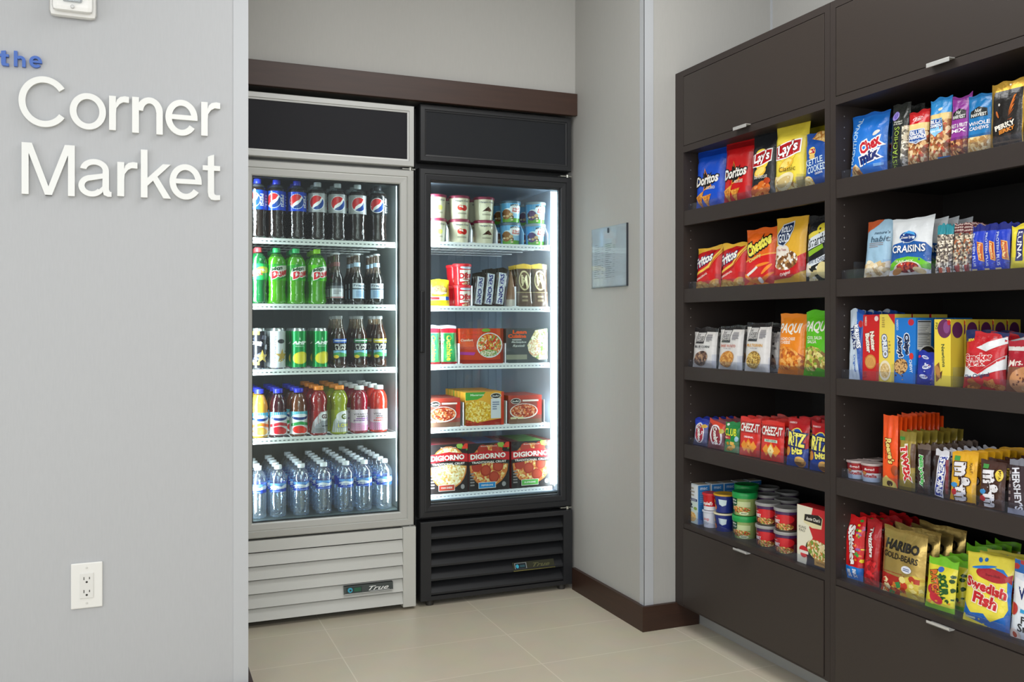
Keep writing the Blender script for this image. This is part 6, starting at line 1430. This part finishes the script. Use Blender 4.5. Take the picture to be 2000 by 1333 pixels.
def a_bj(c): return [('r', 0, .55, 1, 1, '#5aa8dc'), ('e', .3, .62, .18, .06, '#d8ecf8'), ('r', 0, 0, 1, .22, '#5a9a3a'), ('r', 0, .20, 1, .55, '#9ac4e0'), ('e', .2, .38, .2, .25, c), ('c', .0, .05, .45, .5, 9, .08, ['#e6d4b0', '#5a4030', '#c9a878'], 3), ('e', .62, .66, .28, .24, '#e6ecf0'), ('t', 'BEN & JERRY\'S', .62, .80, .5, .11, '#22303c', {'bold': .04, 'arch': .4}), ('t', 'Half', .62, .66, .32, .10, '#d0443a', {'bold': .02}), ('t', 'Baked', .62, .55, .36, .10, '#d0443a', {'bold': .02})]
zF = [z + .0012 for z in BHZ]; zF0 = .4282
def stack(mk, px, z, n_up, rows, r, d, cat, grp, H, where, y0=3.572, gap=.004, yaw=0):
    p = mk(); first = True
    Y = y0 + r; x = x_at(px, Y)
    for k in range(rows):
        for q in range(n_up):
            c = p if first else copy_tree(p); first = False
            c.location = (x, Y + k * (2 * r + gap), z + q * H)
            c.rotation_euler = (0, 0, math.radians(yaw))
            tag(c, '%s, %s of %s pair, %s' % (d, 'lower' if q == 0 else 'upper', DEEP[k], where), cat, grp)
stack(lambda: pint('ice_cream_pint', a_hd(f_van), '#dcd6bc', '#8a2c46'), 851, zF[0], 2, 2, .0455, 'cream ice cream pint with a pale fruit picture', 'ice cream tub', 'cream and burgundy ice cream pints', .0992, 'leftmost lane')
stack(lambda: pint('ice_cream_pint', a_hd(f_str), '#dcd6bc', '#8a2c46'), 897, zF[0], 2, 2, .0455, 'cream ice cream pint with a strawberry picture', 'ice cream tub', 'cream and burgundy ice cream pints', .0992, 'second lane')
stack(lambda: pint('ice_cream_pint', a_hd(f_cho), '#dcd6bc', '#8a2c46'), 945, zF[0], 2, 2, .0455, 'cream ice cream pint with a chocolate picture', 'ice cream tub', 'cream and burgundy ice cream pints', .0992, 'third lane')
stack(lambda: pint('ice_cream_pint', a_bj('#8a5a34'), '#7fb8e0', '#4a6478', .0385, .044, .094), 996, zF[0], 2, 2, .046, 'sky blue ice cream pint with a brown scoop', 'ice cream tub', 'sky blue ice cream pints', .0945, 'beside blue fin')
stack(lambda: pint('ice_cream_pint', a_bj('#5a3c6a'), '#7fb8e0', '#8a9aa4', .0385, .044, .094), 1045, zF[0], 2, 2, .046, 'sky blue ice cream pint with a purple scoop', 'ice cream tub', 'sky blue ice cream pints', .0945, 'rightmost lane')
def fin(px, z, h, d, shape='tri', label='', m=None):
    Y = 3.570
    x = x_at(px, Y + .01)
    r = empty('lane_fin', (x, Y, z)); tag(r, label, 'shelf divider', 'white lane dividers in the freezer')
    b = MB(); mm = m or mat('#d4d8e6', .35)
    if shape == 'tri': pts = [(0, 0), (.0, .05), (.05, h), (d, h), (d, 0)]
    else: pts = [(0, 0), (0, h), (d, h), (d, 0)]
    b.prism(pts, lambda p, q: (-.0012, p, q), lambda p, q: (.0012, p, q), mm)
    b.build('panel', r)
    b = MB(); b.box(-.012, .012, .0, d, .0, .0018, mm); b.build('foot', r)
wh = ['the vanilla pints and the strawberry pints', 'the strawberry and the chocolate pints', 'the cream pints and the blue pints', 'the two columns of blue pints', 'the blue pints and the wall']
for k, px in enumerate((874, 921, 970, 1021, 1068)):
    fin(px, zF[0], .105, .3, 'tri', 'white wedge shaped divider between ' + wh[k], mat('#8fc0e8', .3) if k == 3 else None)
def fitem(x0, x1, ytop, z, art, base, name, label, cat, T=.03, box=0.0, lean=4, n=0, gap=.04, short=None, dy=0.0, side=None, roll=0, seed=5, top=None, yaw=0, seal=.05, group=None):
    Y = 3.574 + dy
    xa, xb = x_at(x0, Y), x_at(x1, Y); W = xb - xa
    H = z_onY((x0 + x1) / 2, ytop, Y + .01) - z
    if box: b = make_box(W, H, box, art, base, side, 'card', lean, top); loc = ((xa + xb) / 2, Y, z)
    else: b = make_bag(W, H, T, art, base, seed, lean, .04, seal); loc = ((xa + xb) / 2, Y + T / 2, z)
    if roll:
        a = math.radians(roll); b.v = [(x * math.cos(a) + zz * math.sin(a), y, -x * math.sin(a) + zz * math.cos(a)) for x, y, zz in b.v]
        mz = min(v[2] for v in b.v); b.v = [(x, y, zz - mz) for x, y, zz in b.v]
    o = b.build(name, None, loc, (0, 0, math.radians(yaw)))
    if n:
        g = group or short + ' in one lane'; tag(o, label, cat, g)
        repeat(o, [(0, (k + 1) * gap, 0) for k in range(n)], ['%s, %s behind the front one' % (short, ORD[k]) for k in range(n)], g, .001, 1)
    else: tag(o, label, cat, group)
    return o
# row 2
fitem(838, 880, 547, zF[1], [('e', .5, .60, .40, .20, '#a87a4c'), ('e', .5, .62, .36, .14, '#c49a68'), ('e', .5, .50, .38, .05, '#e9dcc0'), ('c', .2, .55, .8, .75, 8, .03, ['#5a3620'], 2), ('r', 0, .22, 1, .36, '#e4e8ea'), ('r', .1, .24, .5, .34, '#c8282c'), ('r', .8, .22, 1, .36, '#2a6ad0')], '#e8cc28', 'cookie_sandwich', 'yellow packet of a cookie ice cream sandwich at the freezer door edge', 'ice cream packet', T=.03, n=2, gap=.04, short='yellow ice cream sandwich packet')
a_dib = [('r', 0, .80, 1, 1, '#c01c24'), ('e', .62, .88, .3, .08, '#cfdcf0'), ('p', [(.3, .16), (.3, .74), (1, .78), (1, .2)], '#ece4da'), ('t', 'Dibs', .56, .47, .6, .30, '#c01c24', {'bold': .05, 'rot': 6}), ('c', .3, .02, .95, .22, 7, .09, ['#e9dcc8', '#8a4a34', '#d8a880'], 4), ('e', .6, .28, .2, .04, '#b0706a')]
stack(lambda: pint('ice_cream_bites_cup', a_dib, '#c9202a', '#d0222c', .033, .0385, .0885, 160), 902, zF[1], 2, 2, .041, 'red cup of ice cream bites', 'ice cream tub', 'red cups of ice cream bites', .0890, 'beside the candy bars')
a_sn = [('r', .14, .04, .86, .88, '#c9cdda'), ('t', 'SNICKERS', .5, .46, .80, .44, '#2a2c7a', {'rot': 90, 'bold': .05, 'out': '#e9ebf2', 'ow': .05}), ('r', 0, .88, 1, 1, '#2e2622')]
for k, (a, c, t, w) in enumerate(((925, 944, 534, 'nearest the red cups'), (944, 964, 527, 'in the middle of three'), (966, 986, 525, 'nearest the wrapped cone'))):
    fitem(a, c, t, zF[1], a_sn, '#3a2e2c', 'ice_cream_bar', 'dark ice cream bar leaning sideways, ' + w, 'ice cream bar', T=.018, roll=8, n=2, gap=.026, short='leaning ice cream bar ' + ('nearest the cups', 'in the middle', 'nearest the cone')[k], seal=.03, group='leaning peanut ice cream bars')
b = MB(); cone = empty('ice_cream_cone', (x_at(998, 3.60), 3.60, zF[1])); tag(cone, 'wrapped ice cream cone lying point up beside the leaning bars', 'ice cream cone')
b.lathe([(.020, 0), (.022, .012), (.021, .04), (.014, .095), (.006, .135), (.002, .150)], food(['#5a4a42', '#c9b8a4', '#8a6a54', '#e6e0d8'], 70), 20); b.build('wrapper', cone)
b = MB(); b.lathe([(.0205, 0), (.0228, .010), (.0228, .022), (.0215, .03)], mat('#b8b0a8', .3), 20); b.build('paper_band', cone)
a_mag = [('r', 0, .90, 1, 1, '#c9a640'), ('e', .5, .62, .40, .24, '#b8ac84'), ('e', .5, .62, .33, .20, '#5a4636'), ('t', 'M', .5, .62, .44, .26, '#cfc49c', {'bold': .04}), ('r', 0, .33, 1, .345, '#a89a70'), ('r', 0, 0, 1, .33, '#5c4a40'), *dashes(.3, .1, .7, .28, 2, '#9a8a70', 2)]
for k, (a, c, w) in enumerate(((1012, 1041, 'left of two'), (1042, 1072, 'right of two, by the freezer wall'))):
    fitem(a, c, 517, zF[1], a_mag, '#4a382c', 'ice_cream_packet', 'brown ice cream bar packet with a gold top, ' + w, 'ice cream bar', T=.02, n=3, gap=.03, short='brown and gold ice cream packet, ' + ('left file' if k == 0 else 'right file'), group='brown ice cream packets with gold tops')
# row 3
a_out = [('r', 0, .93, 1, 1, '#c9c4d4'), ('r', 0, .82, 1, .93, '#c8283a'), ('r', 0, 0, 1, .06, '#8a1c24'), ('r', .14, .06, .86, .80, '#3a9a5a'), ('t', 'Outshine', .5, .42, .66, .36, '#e6dc4a', {'rot': -90, 'bold': .03}), ('c', .0, .2, .12, .8, 6, .08, ['#c8283a', '#e6e0d8'], 3)]
fitem(835, 861, 637, zF[2], a_out, '#8fb88a', 'fruit_ice_bar', 'green and red fruit ice bar, left of two', 'fruit ice bar', T=.02, n=3, gap=.03, short='green fruit ice bar in the left file', group='green and red fruit ice bars')
fitem(863, 894, 637, zF[2], a_out, '#8fb88a', 'fruit_ice_bar', 'green and red fruit ice bar, right of two, beside the orange carton', 'fruit ice bar', T=.02, n=3, gap=.03, short='green fruit ice bar in the right file', group='green and red fruit ice bars')
a_lc1 = [('r', .93, 0, 1, 1, '#8a2814'), ('p', [(.0, .0), (.0, .12), (.5, .1), (.93, .12), (.93, 0)], '#9a2818'), ('t', '+Lean', .34, .90, .38, .11, '#e8d4c8', {'bold': 0}) if False else ('t', 'Lean', .34, .90, .34, .11, '#e0401c', {'bold': .05}), ('t', 'Cuisine', .26, .78, .46, .11, '#e0401c', {'bold': .05}), ('t', 'Comfort', .16, .67, .28, .07, '#f4e0c8', {'shear': .3}), ('r', 0, .48, .32, .62, '#e0582a'), ('p', [(.0, .26), (.32, .24), (.36, .32), (.0, .34)], '#b03a9a'), ('e', .68, .52, .30, .36, '#dfe4ea'), ('e', .68, .53, .275, .325, food(['#d8642a', '#e9a44a', '#c8382a', '#e8d8b8', '#8a9a4a'], 75)), ('e', .60, .95, .1, .05, '#7aa83a'), ('e', .66, .30, .2, .1, food(['#e9e4d4', '#6a9a4a', '#c9b88a'], 130))]
fitem(898, 983, 642, zF[2], a_lc1, '#c8401e', 'frozen_dinner', 'orange frozen dinner carton with a pasta bowl picture', 'frozen dinner', box=.035, lean=0, n=4, gap=.038, short='orange frozen dinner carton')
a_lc2 = [('r', 0, .10, .5, .24, '#8a8a7a'), ('t', 'Lean', .32, .90, .34, .11, '#e0541c', {'bold': .05}), ('t', 'Cuisine', .26, .78, .44, .11, '#e0541c', {'bold': .05}), *dashes(.14, .64, .46, .70, 1, '#b8b8b4', 3), ('t', 'Marketplace', .3, .60, .36, .07, '#c9ccca', {'shear': .3}), ('t', 'Ravioli', .3, .50, .30, .07, '#c9ccca', {'shear': .3}), ('p', [(.62, .2), (.5, .5), (.7, .95), (1, 1), (1, .1), (.8, .08)], food(['#e6dfc4', '#d4c89a', '#f0ecd8', '#b8a878', '#7a9a54'], 60)), ('e', .68, .45, .16, .25, food(['#ece6d0', '#d8c8a0', '#c99a7a'], 90))]
fitem(989, 1069, 642, zF[2], a_lc2, '#43474a', 'frozen_dinner', 'charcoal frozen dinner carton with cream coloured pasta', 'frozen dinner', box=.035, lean=0, n=4, gap=.038, short='charcoal frozen dinner carton')
# row 4
a_st = [('r', .0, .0, 1, .16, '#7a5a4a'), ('r', .86, .3, 1, 1, '#c82c20'), ('r', 0, .86, 1, 1, '#a83a2c'), ('e', .22, .80, .15, .10, '#e9e6e2'), ('e', .22, .80, .135, .085, '#1e1a1a'), ('t', "Stouffer's", .22, .80, .22, .07, '#e9e6e2', {'shear': .3}), ('r', .42, .78, .9, .84, '#e6d4cc'), ('e', .46, .44, .42, .27, '#e4dcd8'), ('e', .46, .45, .39, .24, food(['#b8482c', '#d8804a', '#8f2c1c', '#e0a888'], 85)), ('r', .06, .17, .24, .24, '#d8d0a8'), ('r', .27, .17, .45, .24, '#d8d0a8')]
fitem(836, 899, 778, zF[3], a_st, '#8c4036', 'frozen_dinner', 'brown red frozen dinner carton at the door edge, left one', 'frozen dinner', box=.035, lean=0, n=4, gap=.038, short='brown red dinner carton at the left')
fitem(993, 1058, 772, zF[3], a_st, '#8c4036', 'frozen_dinner', 'brown red frozen dinner carton near the freezer wall, right one', 'frozen dinner', box=.035, lean=0, n=4, gap=.038, short='brown red dinner carton at the right')
a_mc = [('p', [(0, 1), (.52, 1), (.42, .84), (.3, .78), (.0, .76)], '#4aa03a'), ('t', 'Macaroni', .3, .92, .34, .06, '#e0f0d4'), ('e', .28, .42, .42, .34, food(['#e8b83a', '#f2d070', '#d09a28', '#f6e08c'], 80)), ('p', [(0, 0), (1, 0), (1, .2), (.6, .14), (.3, .08), (0, .2)], '#9a2418'), ('r', .93, 0, 1, 1, '#c83a20'), ('r', .66, .20, .92, .80, '#d8dae2'), ('e', .79, .88, .14, .09, '#e9e6e2'), ('e', .79, .88, .125, .075, '#1e1a1a'), ('t', "Stouffer's", .79, .88, .2, .06, '#e9e6e2', {'shear': .3}), *dashes(.7, .45, .88, .72, 4, '#7a84a0', 2), ('c', .05, .06, .4, .14, 4, .05, ['#c84a2a'], 3)]
fitem(909, 984, 766, zF[3], a_mc, '#e8a838', 'frozen_dinner', 'yellow macaroni frozen dinner carton in the middle of the shelf', 'frozen dinner', box=.035, lean=0, n=6, gap=.038, short='yellow macaroni carton')
# bottom: pizzas
def a_pz(fc, subc, sub, pep):
    o = [('r', 0, 0, 1, 1, '#231c1e'), ('e', .5, .52, .47, .44, '#c9783a'), ('e', .5, .52, .44, .41, food(fc, 70))]
    if pep: o += [('e', x, y, .13, .12, '#a83424') for x, y in ((.42, .42), (.72, .50), (.2, .52), (.62, .28), (.35, .85), (.7, .86))] + [('e', x, y, .10, .09, '#b8452e') for x, y in ((.42, .42), (.72, .50), (.62, .28))]
    o += [('c', .78, .82, 1.0, 1.0, 6, .08, ['#4a8a34', '#8ab04a', '#d83a2a'], 3), ('p', [(0, .62), (.5, .66), (1, .62), (1, .79), (.5, .84), (0, .79)], '#c01c26'), ('p', [(0, .54), (.5, .585), (1, .54), (1, .62), (.5, .665), (0, .62)], '#1c1618'),
          ('t', 'DIGIORNO', .48, .725, .86, .11, '#f6f0ec', {'bold': .04, 'rot': 1}), ('t', 'TRADITIONAL CRUST', .5, .598, .84, .045, '#ece4e0', {'bold': .03}), ('t', 'Rising Crust', .5, .93, .4, .03, '#cfc4bc'), ('r', .24, .05, .66, .18, '#e8e4e0'), ('r', .25, .06, .65, .17, subc), ('t', sub, .45, .115, .28, .035, '#f0ecea'), *dashes(.04, .1, .16, .4, 5, '#8c8486', 3, .5), ('e', .86, .12, .05, .05, '#9a9698')]
    return o
CHZ = ['#ecdcae', '#e0c480', '#f4ecd0', '#d9a45a']; PEPC = ['#e0b060', '#d0803c', '#ecd49a', '#c85a34']
for k, (x0, x1, yt, sc, sub, pep, w) in enumerate(((838, 914, 868, '#b8402c', 'FOUR CHEESE', False, 'cheese pizza carton with an orange tab'), (915, 995, 865, '#2a86c8', 'PEPPERONI', True, 'pepperoni pizza carton with a blue tab'), (999, 1078, 861, '#5ab04a', 'SUPREME', True, 'pepperoni pizza carton with a green tab'))):
    fitem(x0, x1, yt, zF0, a_pz(CHZ if not pep else PEPC, sc, sub, pep), '#8c2430', 'frozen_pizza', 'red and black frozen ' + w, 'frozen pizza', box=.034, lean=1, n=5, gap=.037, short='frozen ' + w, top=[('r', 0, 0, 1, 1, '#8c3040' if k < 2 else '#6a3a34'), ('r', .2, .1, .8, .9, ['#8a4a44', '#3a7ab8', '#5a9a4a'][k])])
for px, z, h, lb in ((896, zF[2], .085, 'white upright divider left of the orange dinner carton'), (986, zF[2], .085, 'white upright divider between the orange and the charcoal cartons'), (904, zF[3], .10, 'white upright divider left of the macaroni carton'), (988, zF[3], .10, 'white upright divider right of the macaroni carton'), (1061, zF[3], .10, 'white upright divider by the freezer wall, below the charcoal carton'), (1006, zF[1], .085, 'white upright divider between the cone and the brown packets'), (921, zF[1], .085, 'white upright divider between the red cups and leaning bars')):
    fin(px, z, h, .28, 'rect', lb, mat('#e0e4ec', .35))
